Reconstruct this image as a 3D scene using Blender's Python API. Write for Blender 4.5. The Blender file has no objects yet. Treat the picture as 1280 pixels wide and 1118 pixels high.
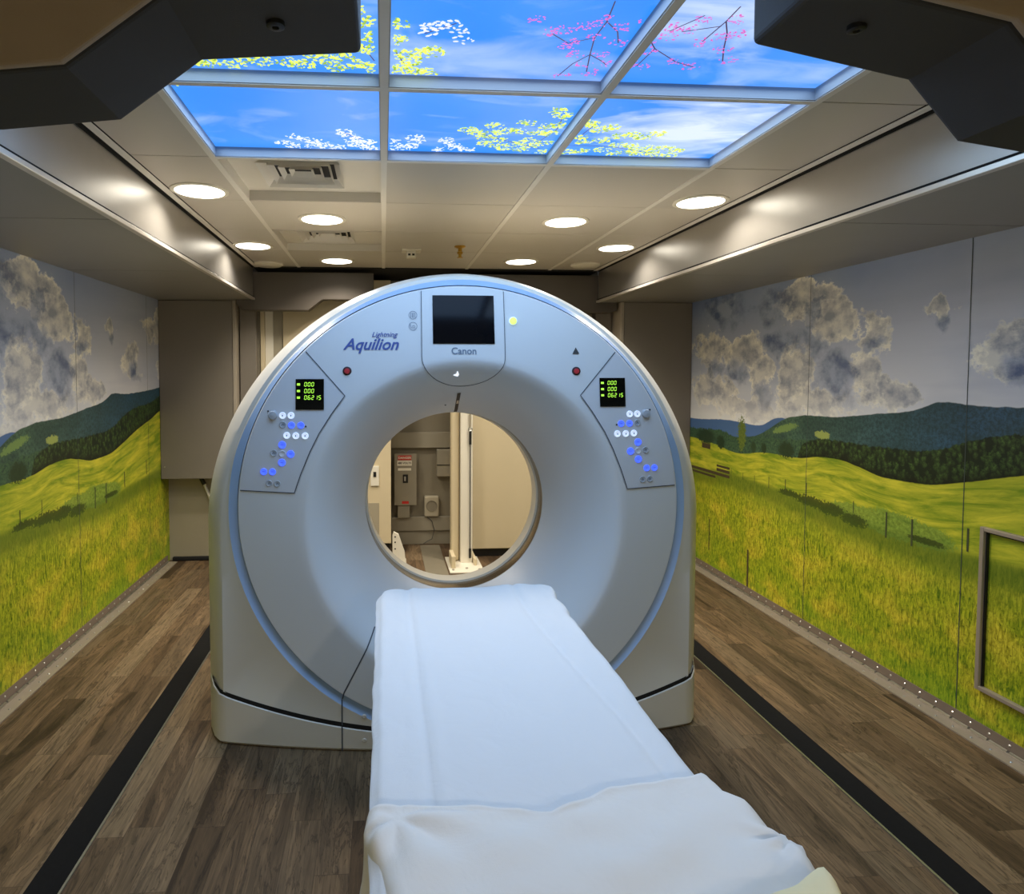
import bpy, math, random
from mathutils import Vector, Matrix, noise
random.seed(7)
PI = math.pi
SC = bpy.context.scene
COL = SC.collection

# ---------------------------------------------------------------- camera, world, exposure
F_PX, YAW, PITCH = 800.0, math.radians(4.0), math.radians(2.5)
cam_d = bpy.data.cameras.new('camera'); cam = bpy.data.objects.new('camera', cam_d); COL.objects.link(cam)
cam.location = (0, 0, 1.42)
cam.rotation_euler = (PI/2 - PITCH, 0, -YAW)
cam_d.sensor_fit = 'HORIZONTAL'; cam_d.sensor_width = 36.0
cam_d.lens = F_PX/1280*36.0
cam_d.shift_x = 0.08204; cam_d.shift_y = -0.04381
cam_d.clip_start = 0.02
SC.camera = cam
w = bpy.data.worlds.new('world'); SC.world = w; w.use_nodes = True
w.node_tree.nodes['Background'].inputs[0].default_value = (0.9, 0.93, 1.0, 1)
w.node_tree.nodes['Background'].inputs[1].default_value = 0.05
SC.view_settings.view_transform = 'Standard'; SC.view_settings.look = 'None'
SC.view_settings.gamma = 1.0; SC.view_settings.exposure = 0.14
SC.view_settings.use_curve_mapping = False
SC.cycles.use_denoising = True
SC.cycles.max_bounces = 10; SC.cycles.diffuse_bounces = 6; SC.cycles.glossy_bounces = 4
SC.cycles.sample_clamp_indirect = 6.0
DOWNLIGHT_W = 8.0        # watts of each round downlight
SKY_W = 3.0               # watts of each backlit sky panel
REAR_FILL_W = 42.0             # watts of each added fill lamp behind the viewer

# ---------------------------------------------------------------- helpers
def lin(r, g, b):
    f = lambda c: (c/255/12.92) if c/255 <= 0.04045 else ((c/255+0.055)/1.055)**2.4
    return (f(r), f(g), f(b))

class MB:
    def __init__(s): s.v = []; s.f = []; s.m = []
    def add(s, vs, fs, mi=0):
        o = len(s.v); s.v += [tuple(p) for p in vs]
        for f in fs: s.f.append([i+o for i in f]); s.m.append(mi)
    def box(s, x0, x1, y0, y1, z0, z1, mi=0):
        vs = [(x, y, z) for z in (z0, z1) for y in (y0, y1) for x in (x0, x1)]
        s.add(vs, [(0,2,3,1), (4,5,7,6), (0,1,5,4), (2,6,7,3), (0,4,6,2), (1,3,7,5)], mi); return s
    def cyl(s, c, axis, r, h, n=32, mi=0, r2=None):
        r2 = r if r2 is None else r2
        a = Vector(axis).normalized(); t = a.orthogonal().normalized(); b = a.cross(t); c = Vector(c)
        vs = []
        for k, (rr, d) in enumerate(((r, 0), (r2, h))):
            for i in range(n):
                q = 2*PI*i/n; vs.append(c + a*d + t*(rr*math.cos(q)) + b*(rr*math.sin(q)))
        fs = [(i, (i+1) % n, n+(i+1) % n, n+i) for i in range(n)] + [tuple(range(n-1, -1, -1)), tuple(range(n, 2*n))]
        s.add(vs, fs, mi); return s
    def lathe(s, c, axis, prof, n=48, mi=0, close=False):
        a = Vector(axis).normalized(); t = a.orthogonal().normalized(); b = a.cross(t); c = Vector(c)
        vs = []
        for r, d in prof:
            for i in range(n):
                q = 2*PI*i/n; vs.append(c + a*d + t*(r*math.cos(q)) + b*(r*math.sin(q)))
        fs = []
        for k in range(len(prof)-1):
            for i in range(n): fs.append((k*n+i, k*n+(i+1) % n, (k+1)*n+(i+1) % n, (k+1)*n+i))
        if close: fs.append(tuple(range(n-1, -1, -1))); fs.append(tuple(range((len(prof)-1)*n, len(prof)*n)))
        s.add(vs, fs, mi); return s
    def tube(s, pts, r, n=10, mi=0):
        pts = [Vector(p) for p in pts]; vs = []
        for k, p in enumerate(pts):
            d = (pts[min(k+1, len(pts)-1)] - pts[max(k-1, 0)]).normalized()
            t = d.cross(Vector((0.3, 0.2, 0.93))).normalized(); b = d.cross(t)
            for i in range(n):
                q = 2*PI*i/n; vs.append(p + t*(r*math.cos(q)) + b*(r*math.sin(q)))
        fs = []
        for k in range(len(pts)-1):
            for i in range(n): fs.append((k*n+i, k*n+(i+1) % n, (k+1)*n+(i+1) % n, (k+1)*n+i))
        fs += [tuple(range(n-1, -1, -1)), tuple(range((len(pts)-1)*n, len(pts)*n))]
        s.add(vs, fs, mi); return s
    def prism(s, poly, y0, y1, mi=0):          # polygon in x,z extruded along y
        n = len(poly)
        vs = [(x, y0, z) for x, z in poly] + [(x, y1, z) for x, z in poly]
        s.add(vs, [tuple(range(n)), tuple(range(2*n-1, n-1, -1))] + [(i, n+i, n+(i+1) % n, (i+1) % n) for i in range(n)], mi); return s
    def grid(s, rows, mi=0, closed=False):
        nr = len(rows); nc = len(rows[0]); vs = [p for r in rows for p in r]; fs = []
        for i in range(nr-1):
            for j in range(nc if closed else nc-1):
                k = (j+1) % nc; fs.append((i*nc+j, i*nc+k, (i+1)*nc+k, (i+1)*nc+j))
        s.add(vs, fs, mi); return s
    def build(s, name, mats, parent=None, smooth=False, bevel=0, seg=2, solid=0, kind=None):
        me = bpy.data.meshes.new(name); o = bpy.data.objects.new(name, me); COL.objects.link(o)
        base = Vector((0, 0, 0)); p = parent
        while p is not None: base = base + Vector(p.location); p = p.parent
        if parent is None and s.v and kind != 'structure':
            xs, ys, zs = zip(*s.v)
            base = Vector(((min(xs)+max(xs))/2, (min(ys)+max(ys))/2, min(zs))); o.location = base
        me.from_pydata([tuple(Vector(v) - base) for v in s.v], [], s.f)
        for m in (mats if isinstance(mats, (list, tuple)) else [mats]): me.materials.append(m)
        for p_, mi in zip(me.polygons, s.m): p_.material_index = mi; p_.use_smooth = bool(smooth)
        me.update()
        import bmesh
        bm = bmesh.new(); bm.from_mesh(me); bmesh.ops.recalc_face_normals(bm, faces=bm.faces); bm.to_mesh(me); bm.free()
        if smooth is True:
            me.set_sharp_from_angle(angle=math.radians(38))
        if parent is not None: o.parent = parent
        if solid:
            md = o.modifiers.new('solid', 'SOLIDIFY'); md.thickness = solid; md.offset = 1
        if bevel:
            md = o.modifiers.new('bevel', 'BEVEL'); md.width = bevel; md.segments = seg; md.limit_method = 'ANGLE'; md.angle_limit = math.radians(40)
        if kind: o['kind'] = kind
        return o

def thing(name, label, cat, loc, group=None):
    o = bpy.data.objects.new(name, None); COL.objects.link(o); o.location = loc
    o.empty_display_size = 0.1
    return tag(o, label, cat, group)
def tag(o, label, cat, group=None):
    o['label'] = label; o['category'] = cat
    if group: o['group'] = group
    return o

def text_mb(body, x, y, z, size, shear=0.0, bold=0.0, conform=None, eps=0.0015, align='CENTER'):
    cu = bpy.data.curves.new('lettering', 'FONT'); cu.body = body; cu.size = size; cu.shear = shear
    cu.offset = bold; cu.align_x = align; cu.align_y = 'CENTER'; cu.resolution_u = 3
    to = bpy.data.objects.new('lettering', cu); COL.objects.link(to)
    bpy.context.view_layer.update()
    me = bpy.data.meshes.new_from_object(to)
    mb = MB()
    vs = [(x + v.co.x, 0, z + v.co.y) for v in me.vertices]
    vs = [(a, (conform(a, c) if conform else y) - eps, c) for a, b, c in vs]
    mb.add(vs, [tuple(p.vertices) for p in me.polygons])
    bpy.data.objects.remove(to); bpy.data.meshes.remove(me); bpy.data.curves.remove(cu)
    return mb

# ---- material helpers: small expression language over Math nodes
class NT:
    def __init__(s, name, rough=0.5, metal=0.0, base=(0.8, 0.8, 0.8), spec=0.5):
        s.mat = bpy.data.materials.new(name); s.mat.use_nodes = True
        s.t = s.mat.node_tree; s.n = s.t.nodes; s.l = s.t.links
        s.b = s.n['Principled BSDF']
        s.b.inputs['Base Color'].default_value = (*base, 1)
        s.b.inputs['Roughness'].default_value = rough; s.b.inputs['Metallic'].default_value = metal
        s.b.inputs['Specular IOR Level'].default_value = spec
    def node(s, t, **k):
        n = s.n.new(t)
        for a, b in k.items(): setattr(n, a, b)
        return n
    def wrap(s, sock): return Vx(s, sock)
    def math(s, op, *a, clamp=False):
        n = s.node('ShaderNodeMath', operation=op, use_clamp=clamp)
        for i, v in enumerate(a): s.put(n.inputs[i], v)
        return Vx(s, n.outputs[0])
    def put(s, inp, v):
        if isinstance(v, Vx): s.l.new(v.s, inp)
        elif hasattr(v, 'is_output'): s.l.new(v, inp)
        elif isinstance(v, tuple) and inp.type == 'RGBA': inp.default_value = (*v[:3], 1)
        else: inp.default_value = v
    def mix(s, f, a, b):
        n = s.node('ShaderNodeMix', data_type='RGBA', clamp_factor=True)
        s.put(n.inputs['Factor'], f); s.put(n.inputs[6], a); s.put(n.inputs[7], b)
        return Vx(s, n.outputs[2])
    def xyz(s, x, y, z):
        n = s.node('ShaderNodeCombineXYZ')
        for i, v in enumerate((x, y, z)): s.put(n.inputs[i], v)
        return Vx(s, n.outputs[0])
    def noise(s, vec, scale=1.0, detail=3.0, rough=0.5, dist=0.0):
        n = s.node('ShaderNodeTexNoise'); s.put(n.inputs['Vector'], vec)
        n.inputs['Scale'].default_value = scale; n.inputs['Detail'].default_value = detail
        n.inputs['Roughness'].default_value = rough; n.inputs['Distortion'].default_value = dist
        return Vx(s, n.outputs[0])
    def white(s, vec):
        n = s.node('ShaderNodeTexWhiteNoise'); s.put(n.inputs['Vector'], vec); return Vx(s, n.outputs['Value'])
    def coord(s, kind='Object'):
        c = s.node('ShaderNodeTexCoord'); sp = s.node('ShaderNodeSeparateXYZ'); s.l.new(c.outputs[kind], sp.inputs[0])
        return [Vx(s, o) for o in sp.outputs]
    def step(s, a, x, soft):      # 0 below a, 1 above
        n = s.node('ShaderNodeMapRange', interpolation_type='SMOOTHSTEP')
        d = x - a if isinstance(x, Vx) or isinstance(a, Vx) else x-a
        s.put(n.inputs[0], d); n.inputs[1].default_value = -soft; n.inputs[2].default_value = soft
        return Vx(s, n.outputs[0])
    def ramp(s, x, a, b, c=0.0, d=1.0):
        n = s.node('ShaderNodeMapRange'); s.put(n.inputs[0], x)
        for i, v in enumerate((a, b, c, d)): n.inputs[i+1].default_value = v
        return Vx(s, n.outputs[0])
    def curve(s, x, pts, x0, x1, y0, y1):
        n = s.node('ShaderNodeFloatCurve'); c = n.mapping.curves[0]
        ps = [((a-x0)/(x1-x0), (b-y0)/(y1-y0)) for a, b in pts]
        c.points[0].location = ps[0]; c.points[1].location = ps[-1]
        for p in ps[1:-1]: c.points.new(*p)
        for p in c.points: p.handle_type = 'AUTO_CLAMPED'
        n.mapping.update()
        s.put(n.inputs[1], (x - x0)*(1/(x1-x0)))
        return Vx(s, n.outputs[0])*(y1-y0) + y0
    def bump(s, h, strength=0.3, dist=0.01):
        n = s.node('ShaderNodeBump'); s.put(n.inputs['Height'], h)
        n.inputs['Strength'].default_value = strength; n.inputs['Distance'].default_value = dist
        s.l.new(n.outputs[0], s.b.inputs['Normal'])
    def color(s, c): s.put(s.b.inputs['Base Color'], c)
    def rough(s, c): s.put(s.b.inputs['Roughness'], c)
class Vx:
    def __init__(s, nt, sock): s.nt = nt; s.s = sock
    def __add__(s, o): return s.nt.math('ADD', s, o)
    __radd__ = __add__
    def __sub__(s, o): return s.nt.math('SUBTRACT', s, o)
    def __rsub__(s, o): return s.nt.math('SUBTRACT', o, s)
    def __mul__(s, o): return s.nt.math('MULTIPLY', s, o)
    __rmul__ = __mul__
    def floor(s): return s.nt.math('FLOOR', s)
    def absv(s): return s.nt.math('ABSOLUTE', s)
    def max(s, o): return s.nt.math('MAXIMUM', s, o)
    def min(s, o): return s.nt.math('MINIMUM', s, o)
    def sqrt(s): return s.nt.math('SQRT', s)

def simple(name, rgb, rough=0.5, metal=0.0, var=0.04, scale=6.0, bump=0.0, bscale=200.0, spec=0.5, coat=0.0):
    t = NT(name, rough, metal, spec=spec)
    c = t.node('ShaderNodeTexCoord')
    n = t.noise(c.outputs['Object'], scale, 4)
    a = tuple(max(0, k*(1-var)) for k in rgb); b = tuple(min(1, k*(1+var)) for k in rgb)
    t.color(t.mix(n, a, b))
    if bump: t.bump(t.noise(c.outputs['Object'], bscale, 2), bump, 0.002)
    if coat: t.b.inputs['Coat Weight'].default_value = coat
    return t.mat
def glow(name, rgb, strength):
    t = NT(name, 0.4, base=rgb); t.b.inputs['Emission Color'].default_value = (*rgb, 1)
    t.b.inputs['Emission Strength'].default_value = strength; return t.mat

M = {}
M['tile'] = simple('ceiling_tile', lin(196, 190, 180), 0.42, 0, 0.02, 3, 0.05, 300)
M['tbar'] = simple('ceiling_bar', lin(228, 224, 216), 0.45)
M['vent_white'] = simple('vent_white', lin(215, 210, 200), 0.4)
M['gap'] = simple('dark_gap', lin(22, 20, 18), 0.9)
M['alu'] = simple('brushed_fascia', lin(176, 173, 168), 0.36, 0.85, 0.04, 12, 0.02, 40)
M['alu_lip'] = simple('fascia_lip', lin(225, 220, 212), 0.3, 0.7, 0.02)
M['soffit'] = simple('soffit_panel', lin(150, 148, 143), 0.38, 0.25, 0.05, 4)
M['header_shaded'] = simple('header_underside_shaded', lin(58, 56, 55), 0.75, 0, 0.06, 20, 0.15, 500)  # shade under the near headers put into the colour
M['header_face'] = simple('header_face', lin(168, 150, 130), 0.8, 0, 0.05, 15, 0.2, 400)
M['header_far'] = simple('header_far', lin(84, 77, 69), 0.6, 0, 0.04, 8)
M['cabinet'] = simple('cabinet_brown', lin(124, 117, 107), 0.55, 0, 0.04, 8, 0.1, 400)
M['cab_trim'] = simple('cabinet_trim', lin(165, 155, 140), 0.45)
M['beige'] = simple('beige_panel', lin(206, 192, 160), 0.45, 0, 0.02, 5)
M['beige_dim'] = simple('grey_beige_panel', lin(160, 152, 132), 0.55, 0, 0.03, 6)
M['grey_wall'] = simple('grey_service_wall', lin(122, 115, 98), 0.6, 0, 0.04, 9)
M['grey_box'] = simple('grey_enclosure', lin(140, 134, 118), 0.45, 0.1, 0.03, 9)
M['black'] = simple('black_plastic', lin(18, 18, 18), 0.5)
M['rubber'] = simple('black_rubber', lin(20, 20, 21), 0.85, 0, 0.25, 60, 0.1, 300, spec=0.15)
M['white'] = simple('white_paint', lin(225, 220, 205), 0.4)
M['gantry'] = simple('gantry_cover', lin(205, 209, 212), 0.35, 0, 0.012, 2, 0, 1, 0.45)
M['gantry_band_skylit'] = simple('gantry_band_skylit', lin(150, 178, 214), 0.35, 0, 0.02, 2)  # blue of the skylight put into the band colour
M['gantry_side'] = simple('gantry_side', lin(208, 205, 196), 0.38, 0, 0.012, 2)
M['panel_grey'] = simple('control_panel_grey', lin(198, 202, 208), 0.4, 0, 0.01)
M['seam'] = simple('seam_dark', lin(70, 76, 86), 0.7)
M['seam_black'] = simple('seam_black', lin(14, 14, 15), 0.8)
M['cream'] = simple('bore_cream', lin(222, 216, 200), 0.35)
M['mylar'] = simple('bore_window', lin(150, 132, 104), 0.16, 0.8, 0.25, 14)
M['screen'] = simple('screen_glass', lin(12, 12, 15), 0.10, 0, 0.1, 3, spec=0.15)
M['led_bg'] = simple('display_black', lin(6, 8, 6), 0.2, spec=0.3)
M['green'] = glow('green_segments', lin(170, 235, 70), 0.9)
M['lime'] = glow('lime_light', lin(205, 240, 110), 0.85)
M['whiteglow'] = glow('white_light', lin(235, 242, 255), 1.0)
M['btn_white'] = glow('white_button', lin(215, 228, 250), 0.55)
M['btn_blue'] = glow('blue_button', lin(70, 100, 250), 0.95)
M['btn_grey'] = simple('grey_button', lin(165, 172, 180), 0.3)
M['ink'] = simple('grey_ink', lin(105, 120, 140), 0.6)
M['ink_blue'] = simple('blue_ink', lin(62, 82, 150), 0.6)
M['ink_dark'] = simple('dark_ink', lin(60, 60, 62), 0.6)
M['red'] = simple('red_button', lin(190, 50, 60), 0.4)
M['redlabel'] = simple('red_label', lin(190, 40, 30), 0.5)
M['bezel'] = simple('dark_bezel', lin(55, 35, 42), 0.4)
M['brass'] = simple('brass', lin(190, 150, 60), 0.3, 0.9)
M['steel'] = simple('steel', lin(190, 188, 182), 0.28, 0.9, 0.05, 20)
M['base_metal'] = simple('threshold_metal', lin(178, 166, 150), 0.42, 0.5, 0.1, 12)
M['base_brown'] = simple('threshold_brown', lin(132, 118, 104), 0.5, 0.3, 0.1, 12)
M['table_grey'] = simple('table_grey', lin(170, 174, 180), 0.45)
M['vinyl'] = simple('table_vinyl', lin(60, 62, 68), 0.6)
M['frame_grey'] = simple('panel_frame_grey', lin(165, 168, 172), 0.5)
M['lamp'] = glow('lamp_diffuser', (1.0, 0.95, 0.84), 6.0)

def cloth(name, rgb):
    t = NT(name, 0.9, base=rgb, spec=0.15); c = t.node('ShaderNodeTexCoord')
    a = t.noise(c.outputs['Object'], 9, 4, 0.55, 0.6); b = t.noise(c.outputs['Object'], 450, 2)
    t.bump(a*1.0 + b*0.04, 0.16, 0.03)
    t.color(t.mix(a, tuple(k*0.985 for k in rgb), rgb))
    return t.mat
M['sheet'] = cloth('white_sheet', lin(222, 222, 222))
M['blanket'] = cloth('white_blanket', lin(234, 229, 222))
M['cream_cloth'] = cloth('cream_cloth', lin(246, 230, 184))

def floor_mat():
    t = NT('wood_plank_vinyl', 0.5, spec=0.25)
    x, y, z = t.coord('Object')
    W = 0.100
    iu = (x*(1/W)).floor(); off = t.white(t.xyz(iu, 3.3, 0))
    L = 0.62
    yy = y*(1/L) + off*7.0
    iv = yy.floor(); r = t.white(t.xyz(iu, iv, 1.7)); r2 = t.white(t.xyz(iu, iv, 9.1))
    g = t.noise(t.xyz(x*13.0 + r*40.0, y*1.5 + r2*30.0, r*9.0), 1.0, 6, 0.62, 1.1)
    fine = t.noise(t.xyz(x*150.0 + r*20.0, y*8.0, r2*5.0), 1.0, 3, 0.6)
    col = t.mix(t.ramp(g, 0.32, 0.68), lin(50, 37, 26), lin(142, 115, 84))
    col = t.mix(t.ramp(r, 0, 1, 0.10, 0.66), col, t.mix(t.ramp(r2, .1, .9), lin(38, 29, 22), lin(150, 130, 102)))
    col = t.mix(t.ramp(fine, 0.35, 0.70, 0, 0.5), col, lin(46, 36, 27))
    rg = t.math('PINGPONG', g*8.0, 0.5)
    col = t.mix(t.ramp(rg, .0, .14, .62, 0), col, lin(36, 27, 20))
    fx = x*(1/W) - iu; fy = yy - iv
    e = t.math('MINIMUM', fx.min(1.0-fx)*W, fy.min(1.0-fy)*L)
    col = t.mix(t.ramp(t.step(0.0010, e, 0.0010), 0, 1, .45, 1), lin(52, 40, 30), col)
    t.color(col); t.rough(t.ramp(g, 0.3, 0.7, 0.46, 0.6)); t.bump(g*0.5 + fine*0.5, 0.08, 0.002)
    return t.mat
M['floor'] = floor_mat()

# ---- the landscape print (UV in metres: u along the print, v = height above floor)
def mural_mat():
    t = NT('landscape_print', 0.42, spec=0.3)
    u, v, _ = t.coord('UV')
    P = lambda a, b, k=0.0: t.xyz(u*a, v*b, k)
    U0, U1, Z0, Z1 = -0.3, 3.3, 0.0, 2.1
    C = lambda pts: t.curve(u, [(U0, pts[0][1])] + pts + [(U1, pts[-1][1])], U0, U1, Z0, Z1)
    # sky gradient
    big = t.noise(P(1.3, 2.2), 1.0, 4, 0.5)
    skyc = t.mix(t.ramp(v, 1.15, 1.95), lin(232, 235, 240), lin(128, 148, 190))
    right = t.ramp(u, 1.5, 2.4, 0.0, 1.0)
    skyc = t.mix(right*t.ramp(v, 1.2, 1.75, 1.0, 0.30)*0.8, skyc, lin(226, 224, 228))
    skyc = t.mix(t.ramp(big, 0.42, 0.66, 0, 0.55), skyc, lin(180, 190, 208))
    skyc = t.mix(t.ramp(t.noise(P(0.9, 7.0, 4.0), 1.0, 3), 0.45, 0.75, 0, 0.4), skyc, lin(146, 158, 186))
    # cloud masses, warped blobs
    wx = t.noise(P(4.5, 4.5, 2.0), 1.0, 7, 0.56) - 0.5
    wz = t.noise(P(4.5, 4.5, 8.0), 1.0, 7, 0.56) - 0.5
    uu = u + wx*0.46; vv = v + wz*0.38
    fine = t.noise(P(13, 15, 5.0), 1.0, 7, 0.70) - 0.5
    def blobs(lst, uu=uu, vv=vv):
        m = None
        for (a, b, ra, rb) in lst:
            du = (uu - a)*(1/ra); dv = (vv - b)*(1/rb)
            d = 1.0 - (du*du + dv*dv).sqrt()
            m = d if m is None else m.max(d)
        return m
    bright = blobs([(0.22, 1.60, .22, .13), (0.62, 1.56, .26, .11), (0.80, 1.42, .10, .16), (0.15, 1.33, .2, .16), (0.42, 1.30, .12, .12),
                    (1.22, 1.83, .26, .10), (1.46, 1.72, .15, .13), (1.70, 1.60, .11, .12), (1.14, 1.42, .17, .17),
                    (1.30, 1.27, .30, .08), (1.72, 1.42, .12, .13), (1.86, 1.33, .14, .08), (2.40, 1.50, .15, .12), (2.10, 1.71, .07, .05), (0.7, 1.19, .6, .06),
                    (2.85, 1.75, .25, .1), (3.1, 1.45, .2, .15)]) + fine*1.9
    dark = blobs([(0.35, 1.86, .34, .13), (0.92, 1.82, .22, .12), (1.00, 1.62, .20, .09), (0.55, 1.44, .17, .09), (1.30, 1.60, .16, .10), (1.48, 1.42, .17, .14),
                  (1.70, 1.55, .085, .05), (2.10, 1.65, .055, .045), (2.46, 1.47, .10, .10), (0.30, 1.48, .12, .07), (0.85, 1.28, .12, .08), (1.28, 1.76, .10, .05)]) + fine*1.0
    na = t.noise(P(4.2, 5.0, 3.0), 1.0, 7, 0.60); nb0 = t.noise(t.xyz(u*4.2 + .10, v*5.0 + .24, 3.0), 1.0, 7, 0.60)
    rel = t.ramp(na - nb0, -.12, .08)
    rim = t.ramp(bright, .02, .40, 1.0, .12)
    up = (rel*0.60 + rim*0.55).min(1.0)
    cream = t.mix(up, lin(142, 150, 170), lin(255, 252, 240))
    skyc = t.mix(t.ramp(bright, -0.05, 0.16), skyc, cream)
    skyc = t.mix(t.ramp(dark, -.05, 0.50, 0, 0.80), skyc, t.mix(rel, lin(62, 86, 132), lin(160, 172, 196)))
    # a few twinkling wisps
    glowb = t.ramp(v, 1.15, 1.33, 0.55, 0.0)
    skyc = t.mix(glowb, skyc, lin(236, 236, 234))
    # ridges
    n1 = (t.noise(P(22, 3, 1.0), 1.0, 3) - 0.5)*0.018
    col = t.mix(t.step(C([(0, 1.09), (.45, 1.11), (.78, 1.10), (1.03, 1.165), (1.16, 1.14), (1.5, 1.1)]) + n1*0.5, v, 0.003), lin(78, 112, 160), skyc)
    tex = t.noise(P(60, 60, 0.0), 1.0, 4, 0.7)
    shade = t.ramp(t.noise(P(5, 9, 6.0), 1.0, 4), 0.35, 0.65)
    hillc = t.mix(t.ramp(u, 0.9, 2.2), lin(84, 116, 80), lin(54, 92, 118))
    hillc = t.mix(shade*0.6, hillc, lin(40, 66, 62)); hillc = t.mix(t.ramp(tex, .42, .60, 0, .7), hillc, lin(32, 56, 54))
    col = t.mix(t.step(C([(0, .99), (.75, 1.03), (.89, 1.08), (1.06, 1.16), (1.22, 1.19), (1.49, 1.20), (1.73, 1.23), (1.96, 1.26), (2.12, 1.305), (2.27, 1.295), (2.5, 1.30), (2.8, 1.315), (3.0, 1.33)]) + n1*0.6, v, 0.003), hillc, col)
    # clearings on the hill
    def blobmask(a, b, ra, rb, slope=0.0, s=0.12):
        du = (u - a)*(1/ra); dv = (v - b - (u - a)*slope)*(1/rb)
        return t.step(0.0, 1.0 - (du*du + dv*dv).sqrt() + (tex-0.5)*2.0, s)
    col = t.mix(blobmask(1.06, 1.105, .11, .022, 0.25), col, lin(120, 148, 82))
    col = t.mix(blobmask(1.38, 1.095, .055, .022), col, lin(160, 174, 92))
    # mid woods
    nb = (t.noise(P(38, 8, 2.0), 1.0, 3, 0.6) - 0.5)*0.05
    midc = t.mix(t.ramp(tex, .35, .7), lin(36, 62, 52), lin(84, 118, 78))
    midtop = C([(0, 1.02), (.32, 1.035), (.6, 1.0), (.78, 1.02), (1.0, 1.04), (1.16, 1.05), (1.4, 1.07), (1.5, 1.0)]) + nb
    # meadow
    hz = C([(0, .945), (.32, .925), (.55, .90), (.87, .94), (1.20, .95), (1.35, .975), (1.5, .982), (1.64, .965), (1.81, .938), (2.04, .945), (2.22, .985), (2.46, 1.05), (2.7, 1.10), (3.0, 1.16)])
    st = t.noise(t.xyz(u*3.0, (v - (hz-0.95)*0.7)*20.0, 0.0), 1.0, 6, 0.66, 0.5)
    lush = t.mix(t.ramp(st, .38, .64), lin(120, 146, 28), lin(208, 202, 58))
    g1 = t.noise(P(95, 22, 1.0), 1.0, 5, 0.72, 1.0); g2 = t.noise(P(4.5, 6.5, 2.0), 1.0, 4, 0.55); g3 = t.noise(P(70, 60, 7.0), 1.0, 4, 0.7)
    grass = t.mix(t.ramp(g1, .36, .62), lin(70, 104, 10), lin(190, 194, 40))
    grass = t.mix(t.ramp(g2, .46, .66, 0, .75), grass, t.mix(t.ramp(g1, .36, .64), lin(160, 142, 24), lin(240, 222, 70)))
    grass = t.mix(t.ramp(g3, .54, .72, 0, .8), grass, lin(40, 66, 8))
    grass = t.mix(t.ramp(v, 0.02, 0.32, .55, 0.0)*t.ramp(g2, .3, .6, 1, 0), grass, t.mix(g1, lin(60, 120, 20), lin(120, 180, 40)))
    midg = t.mix(t.ramp(g1, .35, .65), lin(112, 130, 26), lin(150, 160, 44))
    fence = C([(-.05, .72), (.5, .755), (.9, .745), (1.3, .725), (1.7, .70), (2.1, .695), (2.5, .715), (3.0, .73)])
    mead = t.mix(t.ramp(v - fence, -.22, -.02), grass, midg)
    mead = t.mix(t.step(fence, v, .02), mead, lush)
    lg = t.step(0.0, blobs([(1.62, .735, .18, .04), (1.86, .73, .24, .06), (2.05, .72, .14, .05)], u, v) + (tex-.5)*1.6, .1)
    mead = t.mix(lg*0.85, mead, t.mix(t.ramp(tex, .35, .65), lin(84, 116, 40), lin(140, 168, 66)))
    sh = t.step(0.0, blobs([(1.12, .735, .10, .018), (1.30, .725, .13, .028), (1.45, .715, .12, .032), (1.62, .695, .09, .03), (2.05, .70, .09, .015)], u, v) + (tex-.5)*2.6, .15)
    mead = t.mix(sh*0.9, mead, t.mix(tex, lin(26, 34, 12), lin(70, 84, 30)))
    band = t.step(0.0, 0.045 - (v - fence + 0.05).absv(), .03)
    mead = t.mix(band*0.45, mead, lin(62, 92, 24))
    wood = t.step(midtop, v, .004)      # 1 above woods
    land = t.mix(wood, midc, col)
    # near forest
    ft = C([(0, .85), (1.14, .86), (1.2, 1.0), (1.25, 1.045), (1.49, 1.08), (1.71, 1.075), (1.83, 1.08), (2.03, 1.09), (2.16, 1.125), (2.27, 1.165), (2.45, 1.20), (2.7, 1.22), (3.0, 1.27)]) + nb*0.6
    g3v = t.noise(P(80, 80, 3.0), 1.0, 3, 0.7)
    vor = t.node('ShaderNodeTexVoronoi'); t.put(vor.inputs['Vector'], t.xyz(u*50.0 + tex*1.6, v*38.0 + g3v*1.6, 0)); vor.inputs['Scale'].default_value = 1.0
    vd = t.wrap(vor.outputs['Distance'])
    forc = t.mix(t.ramp(vd, .05, .70), lin(84, 114, 54), lin(20, 38, 22))
    forc = t.mix(t.ramp(g3v, .42, .62, 0, .75), forc, lin(18, 34, 20))
    forc = t.mix(t.ramp(v - hz, 0.0, 0.05, .8, 0.0), forc, lin(10, 18, 12))
    land = t.mix(t.step(ft, v, .004), forc, land)
    full = t.mix(t.step(hz + n1*0.3, v, .003), mead, land)
    # lone trees
    def tree(a, b, ra, rb, c1, c2):
        du = (u - a + (tex-.5)*.03)*(1/ra); dv = (v - b)*(1/rb)
        return t.step(0.0, 1.0 - (du*du + dv*dv).sqrt() + (tex-.5)*2.6, .12), t.mix(tex, c1, c2)
    for a, b, ra, rb, c1, c2 in ((.615, 1.03, .045, .10, lin(40, 60, 20), lin(130, 150, 60)), (.355, .95, .05, .045, lin(24, 42, 26), lin(50, 74, 44)),
                                 (1.08, .98, .07, .045, lin(22, 40, 26), lin(52, 76, 44)), (.86, .965, .025, .03, lin(22, 40, 26), lin(52, 76, 44)),
                                 (.75, .96, .025, .035, lin(30, 50, 30), lin(60, 84, 50)), (.15, .97, .12, .05, lin(24, 42, 30), lin(52, 76, 50))):
        m, c = tree(a, b, ra, rb, c1, c2); full = t.mix(m, full, c)
    t.color(full)
    return t.mat
M['mural'] = mural_mat()
M['post'] = simple('printed_post', lin(74, 62, 40), 0.5, 0, 0.3, 60)
M['postfar'] = simple('printed_far_post', lin(66, 74, 42), 0.5, 0, 0.2, 60)
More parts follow.
